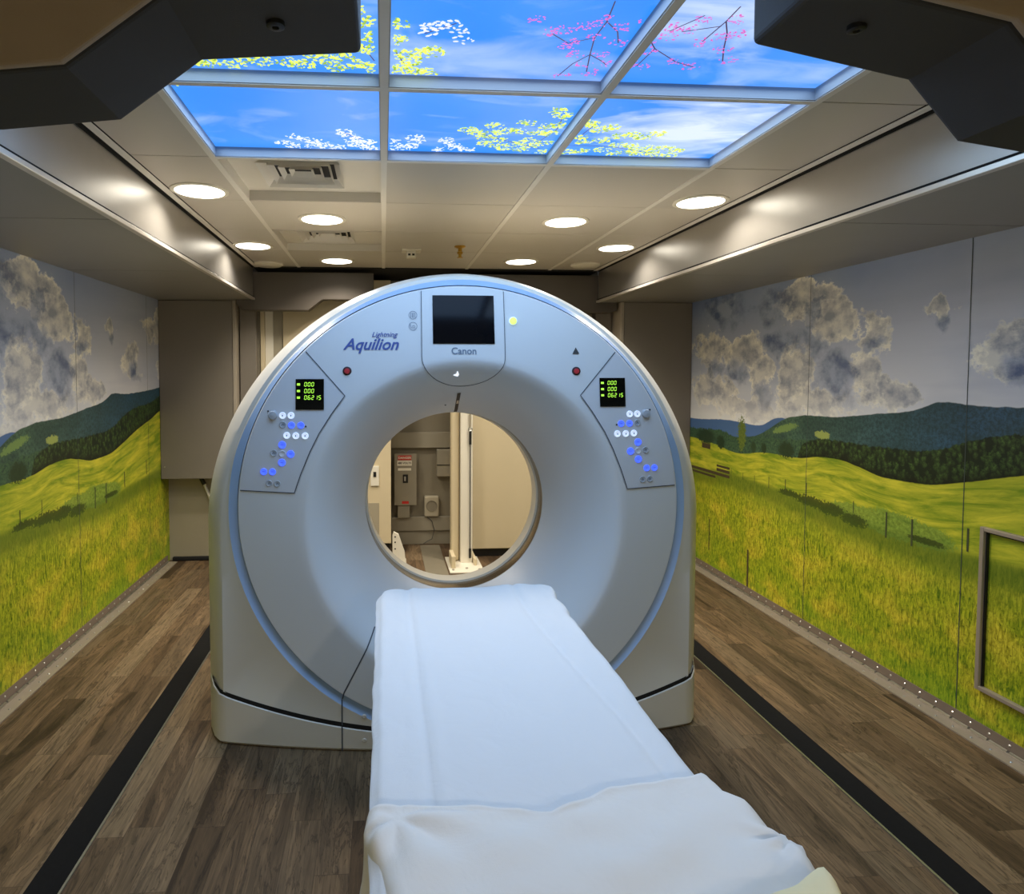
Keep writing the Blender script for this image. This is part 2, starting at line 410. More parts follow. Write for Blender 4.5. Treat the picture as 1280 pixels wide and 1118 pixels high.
M['seamline'] = simple('print_seam', lin(60, 72, 70), 0.5)

def sky_mat(name, off, blue, wisp, white_bias, blob=None):
    t = NT(name, 0.35, base=(0.02, 0.05, 0.1))
    x, y, z = t.coord('Generated')
    g = t.coord('Object')
    n = t.noise(t.xyz(g[0]*3.0 + off, g[1]*7.0 + off, off), 1.0, 6, 0.55, 1.2)
    n2 = t.noise(t.xyz(g[0]*1.2 + off*2, g[1]*1.6, off), 1.0, 3, 0.5)
    c = t.mix(t.ramp(n2, .35, .65), tuple(blue), lin(66, 146, 246))
    c = t.mix(t.ramp(n*wisp + n2*white_bias, .40, .78, 0, .9), c, lin(222, 236, 252))
    if blob:
        du = (g[0] - blob[0])*(1/blob[2]); dv = (g[1] - blob[1])*(1/blob[3])
        c = t.mix(t.ramp(1.0 - (du*du + dv*dv).sqrt() + (n-.5)*2.2, -.25, .75, 0, blob[4]), c, lin(226, 238, 252))
    t.put(t.b.inputs['Emission Color'], c); t.b.inputs['Emission Strength'].default_value = 1.0
    return t.mat
M['petal_yellow'] = glow('petal_yellow', lin(222, 232, 90), 1.0)
M['petal_green'] = glow('petal_green', lin(150, 180, 50), 0.9)
M['petal_white'] = glow('petal_white', lin(222, 222, 240), 1.0)
M['petal_pink'] = glow('petal_pink', lin(208, 96, 180), 1.0)
M['twig'] = glow('twig', lin(70, 52, 80), 1.0)

# ---------------------------------------------------------------- the room shell
XL, XR = -1.63, 2.33        # printed side walls
BL, BR = -0.93, 1.60        # trailer body, lines of the side fascias
ZC, ZS = 2.19, 1.96         # main ceiling, side soffits
YF, YB = 4.90, 5.30         # far end of the side rooms, service wall
fl = MB(); fl.box(XL-.1, XR+.1, -3.3, YB+.1, -0.1, 0); fl.build('floor', M['floor'], kind='structure')

def wall(name, x, sgn, umap, y0, y1, seams):
    mb = MB(); x1 = x + sgn*0.08
    mb.box(min(x, x1), max(x, x1), y0, y1, 0.0, 2.3, 0)
    e = 0.0012
    def quad(ya, yb, za, zb, mi, ee=e):
        xx = x - sgn*ee
        mb.add([(xx, ya, za), (xx, yb, za), (xx, yb, zb), (xx, ya, zb)], [(0, 1, 2, 3)], mi)
    ys = umap[1]
    for s in seams: quad(s-.0018, s+.0018, 0.05, ZS, 3)
    posts = [(.225, .16, .385, .010, 1), (.715, .05, .295, .018, 1), (.50, .73, .79, .004, 2), (.64, .735, .78, .004, 2), (.77, .735, .785, .004, 2), (.92, .73, .80, .005, 2),
             (1.08, .735, .81, .006, 2), (1.265, .755, .82, .005, 2), (1.62, .73, .79, .005, 2), (1.83, .66, .78, .009, 2), (1.975, .66, .78, .010, 2), (2.245, .71, .805, .010, 2), (2.62, .73, .83, .009, 2)]
    for (a, za, zb, wd, mi) in posts:
        yy = ys(a)
        if y0 < yy < y1: quad(yy-wd/2, yy+wd/2, za, zb, mi)
    for (a, b, za, zb) in ((-.05, .48, .715, .735), (.31, .48, .745, .765), (.31, .48, .775, .79), (-.05, .3, .69, .705), (.10, .22, .885, .92)):
        ya, yb = ys(a), ys(b)
        if y0 < ya < y1 and y0 < yb < y1: quad(ya, yb, za, zb, 1)
    o = mb.build(name, [M['mural'], M['post'], M['postfar'], M['seamline']], kind='structure')
    uv = o.data.uv_layers.new(name='print')
    for l in o.data.loops:
        c = o.data.vertices[l.vertex_index].co; uv.data[l.index].uv = (umap[0](c.y), c.z)
    return o
wall('wall_right', XR, 1, (lambda y: 4.62-y, lambda u: 4.62-u), -3.3, YF+.4, [2.40, 3.36, 1.2])
wall('wall_left', XL, -1, (lambda y: y-1.89, lambda u: u+1.89), -3.3, YF+.4, [3.53, 4.56])
MB().box(XL, XR, -3.38, -3.3, 0, 2.3).build('wall_behind', M['beige_dim'], kind='structure')
# far end: service wall plus the low end walls of the two side rooms
MB().box(BL-.2, BR+.2, YB, YB+.06, 0, 2.3).build('wall_back', M['grey_wall'], kind='structure')
MB().box(XL, BL-.03, YF+.06, YF+.12, 0, 2.2).build('wall_back', M['beige_dim'], kind='structure')
MB().box(BR+.03, XR, YF+.06, YF+.12, 0, 2.2).build('wall_back', M['beige_dim'], kind='structure')
MB().box(BL-.03, BL+.0, YF+.04, YB, 0, 2.3).build('wall_back_side', M['grey_wall'], kind='structure')
MB().box(BR, BR+.03, YF+.04, YB, 0, 2.3).build('wall_back_side', M['grey_wall'], kind='structure')

# ceiling of tiles with real gaps, the sky panels and the vents let into it
XG = [-0.60, 0.005, 0.61, 1.225]; YG = [-3.3, -2.35, -1.76, -1.17, -0.58, 0.005, 0.59, 1.175, 1.765, 2.35, 2.92, 3.50, 4.06, 4.68]
ce = MB(); g = 0.0022
cols = [(-0.885, XG[0]), (XG[0], XG[1]), (XG[1], XG[2]), (XG[2], XG[3]), (XG[3], 1.555)]
holes = set()
for i, (a, b) in enumerate(cols):
    for j in range(len(YG)-1):
        c, d = YG[j], YG[j+1]
        if 1 <= i <= 3 and j in (7, 8): holes.add((i, j)); continue
        if i == 1 and j in (9, 11): holes.add((i, j)); continue
        ce.box(a+g, b-g, c+g, d-g, ZC, ZC+.012, 0)
ce.box(BL, XG[0], -3.3, YB, ZC+.10, ZC+.13, 1); ce.box(XG[0], BR, -3.3, 1.175, ZC+.10, ZC+.13, 1)
ce.box(XG[0], BR, 1.175, YB, ZC+.10, ZC+.13, 1)
ce.box(BL, BR, -3.3, 1.174, ZC+.013, ZC+.02, 1); ce.box(BL, XG[0]-.001, 1.174, 4.69, ZC+.013, ZC+.02, 1); ce.box(XG[3]+.001, BR, 1.174, 4.69, ZC+.013, ZC+.02, 1)
ce.box(XG[0], XG[3], 2.3501, 4.68, ZC+.055, ZC+.06, 1)
ce.box(BL, BR, 4.68, YB, ZC-.005, ZC+.012, 1)
ce.build('ceiling', [M['tile'], M['gap']], bevel=0.0012, seg=1, kind='structure')
for x in XG:
    MB().box(x-.011, x+.011, 1.175, 4.68, ZC-.004, ZC-.0005).build('trim_1', M['tbar'], kind='structure')
for k, y in enumerate((1.175, 1.765, 2.35)):
    mb = MB()
    for a, b in zip(XG[:-1], XG[1:]): mb.box(a+.0112, b-.0112, y-.010, y+.010, ZC-.004, ZC-.0005)
    mb.build('trim_2', M['tbar'], kind='structure')
# lowered ceilings over the side rooms and their fascias
def soffit(name, xa, xb, ys):
    mb = MB()
    for a, b in zip(ys[:-1], ys[1:]): mb.box(xa, xb, a+.0025, b-.0025, ZS, ZS+.03, 0)
    mb.box(xa, xb, ys[0], ys[-1], ZS+.004, ZS+.05, 1)
    return mb.build(name, [M['soffit'], M['gap']], bevel=0.001, seg=1, kind='structure')
soffit('ceiling_left', XL, BL-.012, [1.15, 2.33, 3.46, YF+.06]); soffit('ceiling_right', BR+.012, XR, [1.15, 2.20, 3.4, YF+.06])
MB().box(XL, BL-.012, -3.3, 1.1, ZC, ZC+.05).build('ceiling_left', M['soffit'], kind='structure')
MB().box(BR+.012, XR, -3.3, 1.1, ZC, ZC+.05).build('ceiling_right', M['soffit'], kind='structure')
for name, x, s in (('trim_3', BL, -1), ('trim_4', BR, 1)):
    mb = MB()
    a, b = sorted((x, x+s*.012)); mb.box(a, b, 1.10, 4.70, ZS, ZC-.010, 0)
    a, b = sorted((x-s*.012, x+s*.012)); mb.box(a, b, 1.10, 4.71, ZS-.006, ZS+.010, 1)
    a, b = sorted((x-s*.004, x)); mb.box(a, b, 1.10, 4.705, ZS+.010, ZS+.020, 2)
    a, b = sorted((x, x+s*.012)); mb.box(a, b, 1.10, 4.70, ZC-.010, ZC+.01, 2)
    a, b = sorted((x-s*.016, x-s*.044)); mb.box(a, b, 1.10, 4.68, ZC-.006, ZC-.0005, 3)
    a, b = sorted((x-s*.004, x-s*.016)); mb.box(a, b, 1.10, 4.68, ZC+.001, ZC+.01, 2)
    mb.build(name, [M['alu'], M['alu_lip'], M['gap'], M['tbar']], bevel=0.0015, seg=1, kind='structure')
# wall-foot hinges with rivets
for name, x, s in (('baseboard_left', XL, 1), ('baseboard_right', XR, -1)):
    mb = MB()
    a, b = sorted((x+s*.001, x+s*.006)); mb.box(a, b, 1.0, YF, 0.004, 0.055, 0)
    a, b = sorted((x+s*.006, x+s*.016)); mb.box(a, b, 1.0, YF, 0.002, 0.012, 2)
    a, b = sorted((x+s*.016, x+s*.075)); mb.box(a, b, 1.0, YF, 0.0005, 0.006, 1)
    for i in range(48):
        y = 1.05+i*.08
        mb.cyl((x+s*.006, y, .036), (s, 0, 0), .0055, .003, 8, 3, .003)
        mb.cyl((x+s*.050, y+.03, .006), (0, 0, 1), .0055, .003, 8, 3, .003)
        mb.cyl((x+s*.013, y, .013), (0, 1, 0), .006, .07, 8, 2)
    mb.build(name, [M['base_brown'], M['base_metal'], M['steel'], M['steel']], kind='structure')

# black floor joint strips with pale edge
for x0, x1, xe, lab in ((-0.985, -0.890, -0.890, 'long black rubber strip on the wooden floor left of the scanner'),
                        (1.560, 1.655, 1.560, 'long black rubber strip on the wooden floor right of the scanner')):
    t = thing('floor_strip', lab, 'floor strip', ((x0+x1)/2, 2.9, 0), 'floor joint strips')
    MB().box(x0, x1, 0.9, 4.88, 0.0005, 0.004).build('rubber_strip', M['rubber'], t)
    e0, e1 = sorted((xe, xe + (0.007 if x0 < 0 else -0.007)))
    MB().box(e0, e1, 0.9, 4.88, 0.0005, 0.005).build('edge_trim', M['steel'], t)['label'] = 'thin pale metal edge'

# ---------------------------------------------------------------- sky panels
rnd = random.Random(3)
BL_Y = [(-.56,1.87),(-.52,1.83),(-.47,1.84),(-.42,1.80),(-.39,1.85),(-.36,1.80)]
clusters = {
 'whitefew': [(.11,1.53),(.13,1.50),(.16,1.49),(.185,1.52),(.195,1.56)],
 'yellow': [(-.52,1.72),(-.47,1.73),(-.43,1.71),(-.38,1.72),(-.35,1.68),(-.31,1.70),(-.30,1.66),(-.24,1.70),(-.24,1.64),(-.20,1.71),(-.17,1.65),(-.14,1.68),(-.12,1.72),(-.10,1.66),(-.06,1.70),(-.03,1.72),
            (-.03,1.56),(-.03,1.50),(-.04,1.62),(-.07,1.45),(-.2,1.6),(-.55,1.66),(-.28,1.6),
            (.035,1.73),(.06,1.70),(.09,1.735),(.12,1.73),(.04,1.64),(.10,1.63),(.13,1.62),(.03,1.50),(.03,1.57),(.07,1.67)],
 'yellow2': [(-.57,1.83),(-.53,1.82),(-.49,1.80),(-.46,1.81),(-.40,1.80),(-.37,1.79),(-.36,1.81)],
 'white': [(-.34,2.28),(-.31,2.31),(-.29,2.22),(-.25,2.25),(-.24,2.31),(-.21,2.27),(-.19,2.31),(-.16,2.31),(-.13,2.17),(-.11,2.20),(-.08,2.23),(-.06,2.26),(-.03,2.25),(-.09,2.29),(-.05,2.31),(-.03,2.31),(-.1,2.25),
           (.03,2.24),(.04,2.28),(.08,2.30),(.11,2.20),(.12,2.24),(.10,2.28),(.03,2.32),(.22,2.22),(.24,2.26),(.26,2.29),(.20,2.31),(.30,2.30),(.12,1.51)],
 'yg': [(.28,2.12),(.31,2.14),(.34,2.18),(.36,2.08),(.37,2.14),(.41,2.12),(.40,2.20),(.46,2.05),(.45,2.12),(.51,2.13),(.50,2.20),(.46,2.24),(.52,2.25),(.53,2.07),(.55,2.13),(.555,1.98),(.585,2.00),(.58,2.31),(.53,1.95),(.40,2.26),(.36,2.24),(.43,2.28),(.49,2.29),(.56,2.22),(.575,2.06),
        (.65,2.03),(.68,2.05),(.71,2.09),(.74,2.07),(.69,2.20),(.75,2.18),(.80,2.14),(.83,2.12),(.91,2.11),(.88,2.15),(.82,2.22),(.87,2.22),(.84,2.31),(.95,2.24),(1.00,2.24),(1.05,2.26),(.99,2.31),(1.05,2.31),(.93,2.31),(.71,2.29),(.88,2.29),(.66,2.30),(.78,2.27),(.96,2.28),(.66,2.16),(.90,2.25)],
 'pink': [(.48,1.72),(.52,1.66),(.55,1.70),(.48,1.61),(.45,1.57),(.46,1.55),(.39,1.51),(.42,1.50),(.46,1.48),(.49,1.47),(.55,1.60),(.57,1.55),(.58,1.65),(.55,1.48),(.51,1.52),(.5,1.45),(.635,1.54),(.66,1.58),(.67,1.66),(.64,1.645),(.75,1.63),(.80,1.65),(.68,1.51),(.67,1.47),(.71,1.48),(.72,1.44),(.77,1.53),(.81,1.50),(.84,1.56),(.88,1.61),(.84,1.49),(.60,1.45),(.35,1.46),(.8,1.43),(.9,1.45)],
}
twigs = {'pink': [[(.50,1.38),(.51,1.46),(.505,1.53),(.52,1.61),(.54,1.70)],[(.505,1.53),(.45,1.56),(.40,1.52)],[(.51,1.46),(.55,1.50),(.57,1.55)],[(.52,1.61),(.49,1.66),(.47,1.73)],[(.52,1.61),(.56,1.64),(.58,1.66)],
                  [(.64,1.53),(.67,1.57),(.66,1.66)],[(.67,1.57),(.75,1.63),(.81,1.655)],[(.78,1.38),(.78,1.44),(.81,1.49),(.84,1.56),(.87,1.62)],[(.78,1.44),(.77,1.53)],[(.72,1.42),(.67,1.49)],[(.78,1.46),(.70,1.49)]],
         'yellow': [[(-.58,1.60),(-.56,1.70),(-.50,1.74)],[(-.05,1.60),(-.02,1.68)],[(.03,1.62),(.06,1.70)],[(-.46,1.62),(-.42,1.70)]],
         'yg': [[(.56,1.98),(.57,2.10),(.53,2.24)],[(.30,2.14),(.44,2.22),(.56,2.28)],[(.64,2.24),(.80,2.24),(.98,2.30)],[(.68,2.06),(.66,2.18)]],
         'white': [[(-.13,2.17),(-.07,2.24)]], 'yellow2': [], 'whitefew': [[(.10,1.54),(.17,1.49)]]}
cmat = {'whitefew': (3, 3), 'yellow': (1, 2), 'yellow2': (1, 3), 'white': (3, 3), 'yg': (1, 2), 'pink': (4, 4)}
ZP = ZC + 0.032
def sky_panel(i, j, label, off, blue, wisp, wb, blob=None):
    x0, x1 = XG[i-1]+.011, XG[i]-.011; y0, y1 = YG[j+3]+.010, YG[j+4]-.010
    t = thing('skylight_panel', label, 'ceiling light panel', ((x0+x1)/2, (y0+y1)/2, ZC), 'backlit sky picture panels in the ceiling')
    fr = MB()
    for a, b, c, d in ((x0, x0+.003, y0, y1), (x1-.003, x1, y0, y1), (x0, x1, y0, y0+.003), (x0, x1, y1-.003, y1)): fr.box(a, b, c, d, ZC-.001, ZP+.01)
    fr.build('frame', M['frame_grey'], t)
    mb = MB(); mb.box(x0+.003, x1-.003, y0+.003, y1-.003, ZP, ZP+.006, 0)
    a0, a1, b0, b1 = x0+.008, x1-.008, y0+.008, y1-.008
    lay = 0
    for k, lst in twigs.items():
        for path in lst:
            for (pa, pb) in zip(path[:-1], path[1:]):
                n = 5
                for q in range(n):
                    A = Vector(pa).lerp(Vector(pb), q/n); B = Vector(pa).lerp(Vector(pb), (q+1)/n)
                    if not all(a0 < p.x < a1 and b0 < p.y < b1 for p in (A, B)): continue
                    d = (B-A).normalized(); nn = Vector((-d.y, d.x))*0.0016
                    z = ZP-.0006
                    mb.add([(A.x-nn.x, A.y-nn.y, z), (B.x-nn.x, B.y-nn.y, z), (B.x+nn.x, B.y+nn.y, z), (A.x+nn.x, A.y+nn.y, z)], [(0, 1, 2, 3)], 5)
    for k, pts in clusters.items():
        for (px, py) in pts:
            cnt = {'pink': 15, 'whitefew': 9, 'white': 24}.get(k, 34); R = .020 if k in ('pink', 'whitefew') else .026
            for _ in range(cnt):
                q = rnd.random()*2*PI; rr = R*math.sqrt(rnd.random())
                cx_, cy_ = px + rr*math.cos(q)*1.25, py + rr*math.sin(q)
                s = rnd.uniform(.0022, .0052)*(0.7 if k == 'pink' else 1)
                if not (a0+s < cx_ < a1-s and b0+s < cy_ < b1-s): continue
                lay += 1; z = ZP - .0008 - (lay % 40)*.00003
                ph = rnd.random()*PI; m = cmat[k][0] if rnd.random() < .72 else cmat[k][1]
                pl = [(cx_ + s*math.cos(a)*1.5*math.cos(ph) - s*math.sin(a)*.8*math.sin(ph), cy_ + s*math.cos(a)*1.5*math.sin(ph) + s*math.sin(a)*.8*math.cos(ph), z) for a in [2*PI*e/7 for e in range(7)]]
                mb.add(pl, [tuple(range(7))], m)
    pr = mb.build('backlit_picture', [sky_mat('sky_picture', off, blue, wisp, wb, blob), M['petal_yellow'], M['petal_green'], M['petal_white'], M['petal_pink'], M['twig']], t)
    la = bpy.data.lights.new('panel_light', 'AREA'); la.shape = 'RECTANGLE'; la.size = x1-x0-.03; la.size_y = y1-y0-.03
    la.energy = SKY_W; la.color = (0.48, 0.71, 1.0); la.spread = math.radians(165)
    lo = bpy.data.objects.new('panel_light', la); COL.objects.link(lo); lo.parent = t; lo.location = (0, 0, ZP-ZC-.004)
B1 = lin(36, 134, 246)
sky_panel(1, 5, 'far left sky panel, blue with white blossom along its far edge', 1.0, B1, .50, .26)
sky_panel(2, 5, 'far middle sky panel, yellow-green branch at its right, blossom at its left', 4.0, B1, .55, .24)
sky_panel(3, 5, 'far right sky panel with a big white cloud and yellow-green leaves', 2.4, B1, .50, .24, (.10, .02, .30, .26, .95))
sky_panel(1, 4, 'near left sky panel crowded with yellow leaves, partly behind the dark header', 5.5, B1, .50, .26)
sky_panel(2, 4, 'near middle sky panel with pink twigs at its right side', 7.5, B1, .52, .26, (-.02, .22, .4, .12, .4))
sky_panel(3, 4, 'near right sky panel with pink twigs and thin streaky clouds', 3.2, B1, .55, .28, (-.05, -.05, .42, .16, .6))

# ---------------------------------------------------------------- ceiling fittings
def downlight(x, y, label, watts=DOWNLIGHT_W, group='round ceiling downlights', spread=134):
    t = thing('downlight', label, 'ceiling light', (x, y, ZC), group)
    MB().lathe((x, y, ZC), (0, 0, -1), [(.118, 0), (.118, .004), (.110, .008), (.100, .006), (.100, 0)], 48).build('trim_ring', M['white'], t, smooth=True)
    MB().lathe((x, y, ZC-.0055), (0, 0, 1), [(.0001, 0), (.100, 0), (.100, .004), (.0001, .004)], 48).build('diffuser', M['lamp'], t, smooth=True)
    la = bpy.data.lights.new('downlight_lamp', 'AREA'); la.shape = 'DISK'; la.size = .19; la.energy = watts; la.color = (1.0, 0.90, 0.76); la.spread = math.radians(spread)
    lo = bpy.data.objects.new('downlight_lamp', la); COL.objects.link(lo); lo.parent = t; lo.location = (0, 0, -.009)
for x, y, l in ((-.765, 2.78, 'lit round downlight nearest on the left, below the left sky panel corner'),
                (-.30, 3.24, 'lit round downlight between the two square air vents'),
                (-.775, 3.93, 'lit round downlight beside the left fascia, left of the farther air vent'),
                (-.31, 4.41, 'farthest lit round downlight on the left, behind the farther air vent'),
                (.92, 3.21, 'lit round downlight in the middle of the right half of the ceiling'),
                (.94, 4.35, 'farthest lit round downlight right of centre, just above the scanner'),
                (1.415, 3.84, 'lit round downlight beside the right fascia, the farther of two there'),
                (1.415, 2.80, 'lit round downlight nearest on the right, off the right sky panel corner')):
    downlight(x, y, l)
for x, y in ((-.45, -2.2), (1.1, -2.2)):  # unseen lamps added for frontal fill on the gantry
    downlight(x, y, 'added unseen round fill lamp in the ceiling behind the viewer', REAR_FILL_W, 'added fill lamps behind the viewer', 160)
for x, y, l in ((-.79, 4.54, 'unlit white round cover on the ceiling far left'), (1.41, 4.42, 'unlit white round cover on the ceiling far right')):
    o = MB().lathe((x, y, ZC-.0005), (0, 0, -1), [(.0001, 0), (.10, 0), (.10, .012), (.085, .02), (.0001, .022)], 40).build('round_cover', M['white'], smooth=True)
    tag(o, l, 'ceiling cover', 'round ceiling covers')
def vent(y0, y1, va, vb, label):
    x0, x1 = XG[0]+.011, XG[1]-.011
    t = thing('air_vent', label, 'air vent', ((x0+x1)/2, (y0+y1)/2, ZC), 'square ceiling air vents')
    fr = MB(); h = .045
    for a, b, c, d in ((x0, x0+.003, y0, y1), (x1-.003, x1, y0, y1), (x0, x1, y0, y0+.003), (x0, x1, y1-.003, y1)): fr.box(a, b, c, d, ZC-.002, ZC+h)
    fr.box(x0, x1, y0, y1, ZC+h-.004, ZC+h)
    fr.build('recess', M['vent_white'], t)
    vx0, vx1 = -.47, -.16
    MB().box(vx0+.02, vx1-.02, va+.02, vb-.02, ZC+h-.007, ZC+h-.0045).build('duct_opening', M['gap'], t)
    for k in range(4):
        a = .036*k
        mb = MB()
        X0, X1, Y0, Y1 = vx0+a, vx1-a, va+a, vb-a; w_ = .016 if k else .028; z1 = ZC+h-.006; z0 = ZC+.008+.004*k
        ring_o = [(X0, Y0), (X1, Y0), (X1, Y1), (X0, Y1)]; ring_i = [(X0+w_, Y0+w_), (X1-w_, Y0+w_), (X1-w_, Y1-w_), (X0+w_, Y1-w_)]
        vs = [(p[0], p[1], z0) for p in ring_o] + [(p[0], p[1], z1) for p in ring_i] + [(p[0], p[1], z0+.002) for p in ring_o] + [(p[0], p[1], z1+.001) for p in ring_i]
        fs = []
        for q in range(4):
            r = (q+1) % 4; fs += [(q, r, 4+r, 4+q), (8+q, 12+q, 12+r, 8+r), (q, 8+q, 8+r, r)]
        mb.add(vs, fs); mb.build('louver', M['vent_white'], t)
vent(YG[9]+.010, YG[10]-.010, 2.43, 2.74, 'square louvered air vent recessed right behind the left sky panel')
vent(YG[11]+.010, YG[12]-.010, 3.56, 3.86, 'farther square louvered air vent recessed between two downlights')
t = thing('ceiling_sensor', 'small boxy white sensor with dark slots on the ceiling, left of the brass sprinkler', 'sensor', (.174, 4.0, ZC))
MB().box(.115, .235, 3.95, 4.05, ZC-.012, ZC-.0005).build('base_plate', M['white'], t, bevel=.003)
MB().box(.145, .205, 3.97, 4.03, ZC-.052, ZC-.012).build('housing', M['white'], t, bevel=.006)
MB().box(.155, .170, 3.967, 3.972, ZC-.040, ZC-.028).box(.180, .195, 3.967, 3.972, ZC-.040, ZC-.028).build('slot', M['black'], t)
t = thing('sprinkler', 'small brass fire sprinkler hanging from the ceiling above the scanner', 'sprinkler', (.464, 3.87, ZC))
MB().lathe((.464, 3.87, ZC), (0, 0, -1), [(.0001, 0), (.034, 0), (.034, .004), (.020, .012), (.0001, .013)], 24).build('escutcheon', M['brass'], t, smooth=True)
MB().lathe((.464, 3.87, ZC-.012), (0, 0, -1), [(.012, 0), (.012, .02), (.017, .022), (.017, .034), (.010, .036), (.008, .055)], 16).build('body', M['brass'], t, smooth=True)
MB().lathe((.464, 3.87, ZC-.066), (0, 0, -1), [(.0001, 0), (.018, 0), (.018, .003), (.0001, .004)], 16).build('deflector', M['brass'], t, smooth=True)

# ---------------------------------------------------------------- headers
def header(name, poly, y0, y1, mface, mdark, screws, label, grp):
    xs = [p[0] for p in poly]; t = thing(name, label, 'ceiling header', ((min(xs)+max(xs))/2, (y0+y1)/2, min(p[1] for p in poly)), grp)
    r = .012
    MB().prism(poly, y0, y1).build('panel', mdark, t, bevel=.010, seg=3)
    MB().prism(poly, y0-.014, y0-.0005).build('face_panel', mface, t, bevel=.004, seg=2)
    for sx, sy, sz in screws:
        MB().lathe((sx, sy, sz), (0, 0, -1), [(.0001, -.004), (.015, -.004), (.015, .006), (.012, .008), (.006, .008), (.005, .004), (.0001, .004)], 20).build('screw_cap', M['black'], t, smooth=True)
ZT = ZC-.006
NL = [(-1.60, ZT), (-1.60, 1.84), (-.66, 1.845), (-.46, 1.868), (-.318, 1.976), (-.038, 1.998), (-.038, ZT)]
NR = [(2.30, ZT), (2.30, 1.835), (1.26, 1.850), (1.110, 1.870), (1.005, 1.983), (.695, 2.040), (.695, ZT)]
header('near_header', NL, 0.985, 1.19, M['header_face'], M['header_shaded'], [(-.172, 1.075, 1.9875)], 'dark angular header close overhead at the upper left, with a round screw', 'near headers')
header('near_header', NR, 0.985, 1.19, M['header_face'], M['header_shaded'], [(.815, 1.075, 2.018)], 'dark angular header close overhead at the upper right, with a round screw', 'near headers')
ZT2 = ZC-.03
header('far_header', [(-1.06, ZT2), (-1.06, 1.93), (-1.02, 1.885), (-.545, 1.885), (-.44, 1.965), (-.068, 1.965), (-.068, ZT2)], 4.75, 4.85, M['header_far'], M['header_far'], [], 'brown stepped header high behind the scanner on the left', 'far headers')
header('far_header', [(1.76, ZT2), (1.76, 1.90), (1.72, 1.885), (1.20, 1.885), (1.10, 1.965), (.712, 1.965), (.712, ZT2)], 4.75, 4.85, M['header_far'], M['header_far'], [], 'brown stepped header high behind the scanner on the right', 'far headers')

# ---------------------------------------------------------------- far end cabinets and panels
t = thing('wall_cabinet', 'tall brown wall cabinet in the far left corner by the landscape wall', 'cabinet', (-1.36, 4.85, .65), 'far corner cabinets')
MB().box(-1.628, -1.10, 4.79, 4.955, .65, 1.958).build('body', M['cabinet'], t, bevel=.004)
MB().box(-1.098, -1.075, 4.785, 4.955, .65, 1.958).build('edge_trim', M['cab_trim'], t, bevel=.002)
MB().cyl((-1.60, 4.7895, .74), (0, -1, 0), .005, .003, 12).build('screw', M['steel'], t)
t = thing('wall_cabinet', 'tall brown wall cabinet in the far right corner by the landscape wall', 'cabinet', (2.06, 4.80, .65), 'far corner cabinets')
MB().box(1.80, 2.328, 4.70, 4.955, .65, 1.958).build('body', M['cabinet'], t, bevel=.004)
MB().box(1.775, 1.798, 4.695, 4.955, .65, 1.958).build('edge_trim', M['cab_trim'], t, bevel=.002)
t = thing('gas_strut', 'thin pale gas strut with black end under the left corner cabinet', 'strut', (-1.33, 4.93, .45))
MB().tube([(-1.36, 4.93, .60), (-1.27, 4.93, .36)], .011, 12).build('rod', M['white'], t, smooth=True)
MB().tube([(-1.385, 4.93, .645), (-1.355, 4.93, .585)], .016, 12).build('end_cap', M['black'], t, smooth=True)
o = MB().box(-1.60, -.96, 4.925, 4.955, .003, .03).build('threshold_bar', M['seam_black'], bevel=.004); tag(o, 'black bar at the foot of the low wall under the left corner cabinet', 'bar')
# left vertical strips and pale panel behind the scanner
o = MB().box(-1.065, -.945, 4.87, 4.955, .004, 1.955).build('corner_strip', M['cabinet'], bevel=.003); tag(o, 'narrow brown upright strip right of the left corner cabinet', 'panel')
o = MB().box(1.64, 1.765, 4.87, 4.955, .004, 1.955).build('corner_strip', M['cabinet'], bevel=.003); tag(o, 'narrow brown upright strip left of the right corner cabinet', 'panel')
t = thing('equipment_cabinet', 'beige equipment cabinet left behind the scanner, seen through the bore', 'cabinet', (-.43, 5.05, 0))
MB().box(-.76, .058, 4.95, 5.25, .10, 2.14).build('body', M['beige'], t, bevel=.004)
MB().box(-.755, .050, 4.98, 5.24, .001, .099).build('plinth', M['black'], t)
MB().box(-.10, -.035, 4.938, 4.9495, .555, .71).build('outlet_plate', M['white'], t, bevel=.003)
MB().box(-.078, -.056, 4.934, 4.9378, .625, .665).build('outlet', M['black'], t)
MB().box(-.16, -.035, 4.946, 4.9498, .16, .42).build('access_cover', M['beige_dim'], t)
for a, b, m, n in ((-.90, -.868, 'beige', 'upright'), (-.866, -.80, 'beige_dim', 'recess_strip')):
    pass
t = thing('door_frame', 'pale upright frame strips beside the beige cabinet behind the scanner', 'frame', (-.85, 4.97, 0))
MB().box(-.925, -.895, 4.93, 5.02, .004, 2.15).build('upright', M['beige'], t, bevel=.003)
MB().box(-.894, -.835, 4.96, 5.02, .004, 2.15).build('inner_strip', M['white'], t, bevel=.002)
MB().box(-.834, -.765, 4.97, 5.02, .004, 2.15).build('grey_strip', M['beige_dim'], t, bevel=.002)
t = thing('equipment_cabinet', 'large beige equipment cabinet right behind the scanner, seen through the bore', 'cabinet', (1.12, 4.9, 0))
MB().box(.668, 1.56, 4.87, 5.25, .065, 2.14).build('body', M['beige'], t, bevel=.006)
MB().box(.70, 1.55, 4.90, 5.24, .001, .064).build('plinth', M['black'], t)
t = thing('support_post', 'beige upright post on a bolted foot seen through the bore', 'post', (.57, 4.75, 0))
MB().box(.505, .568, 4.74, 4.83, .012, 2.14).build('post', M['beige'], t, bevel=.02, seg=4)
MB().box(.572, .662, 4.70, 4.80, .012, 2.14).build('rail', M['white'], t, bevel=.004)
MB().prism([(.47, .001), (.72, .001), (.72, .012), (.47, .012)], 4.47, 4.86).build('foot_plate', M['white'], t, bevel=.003)
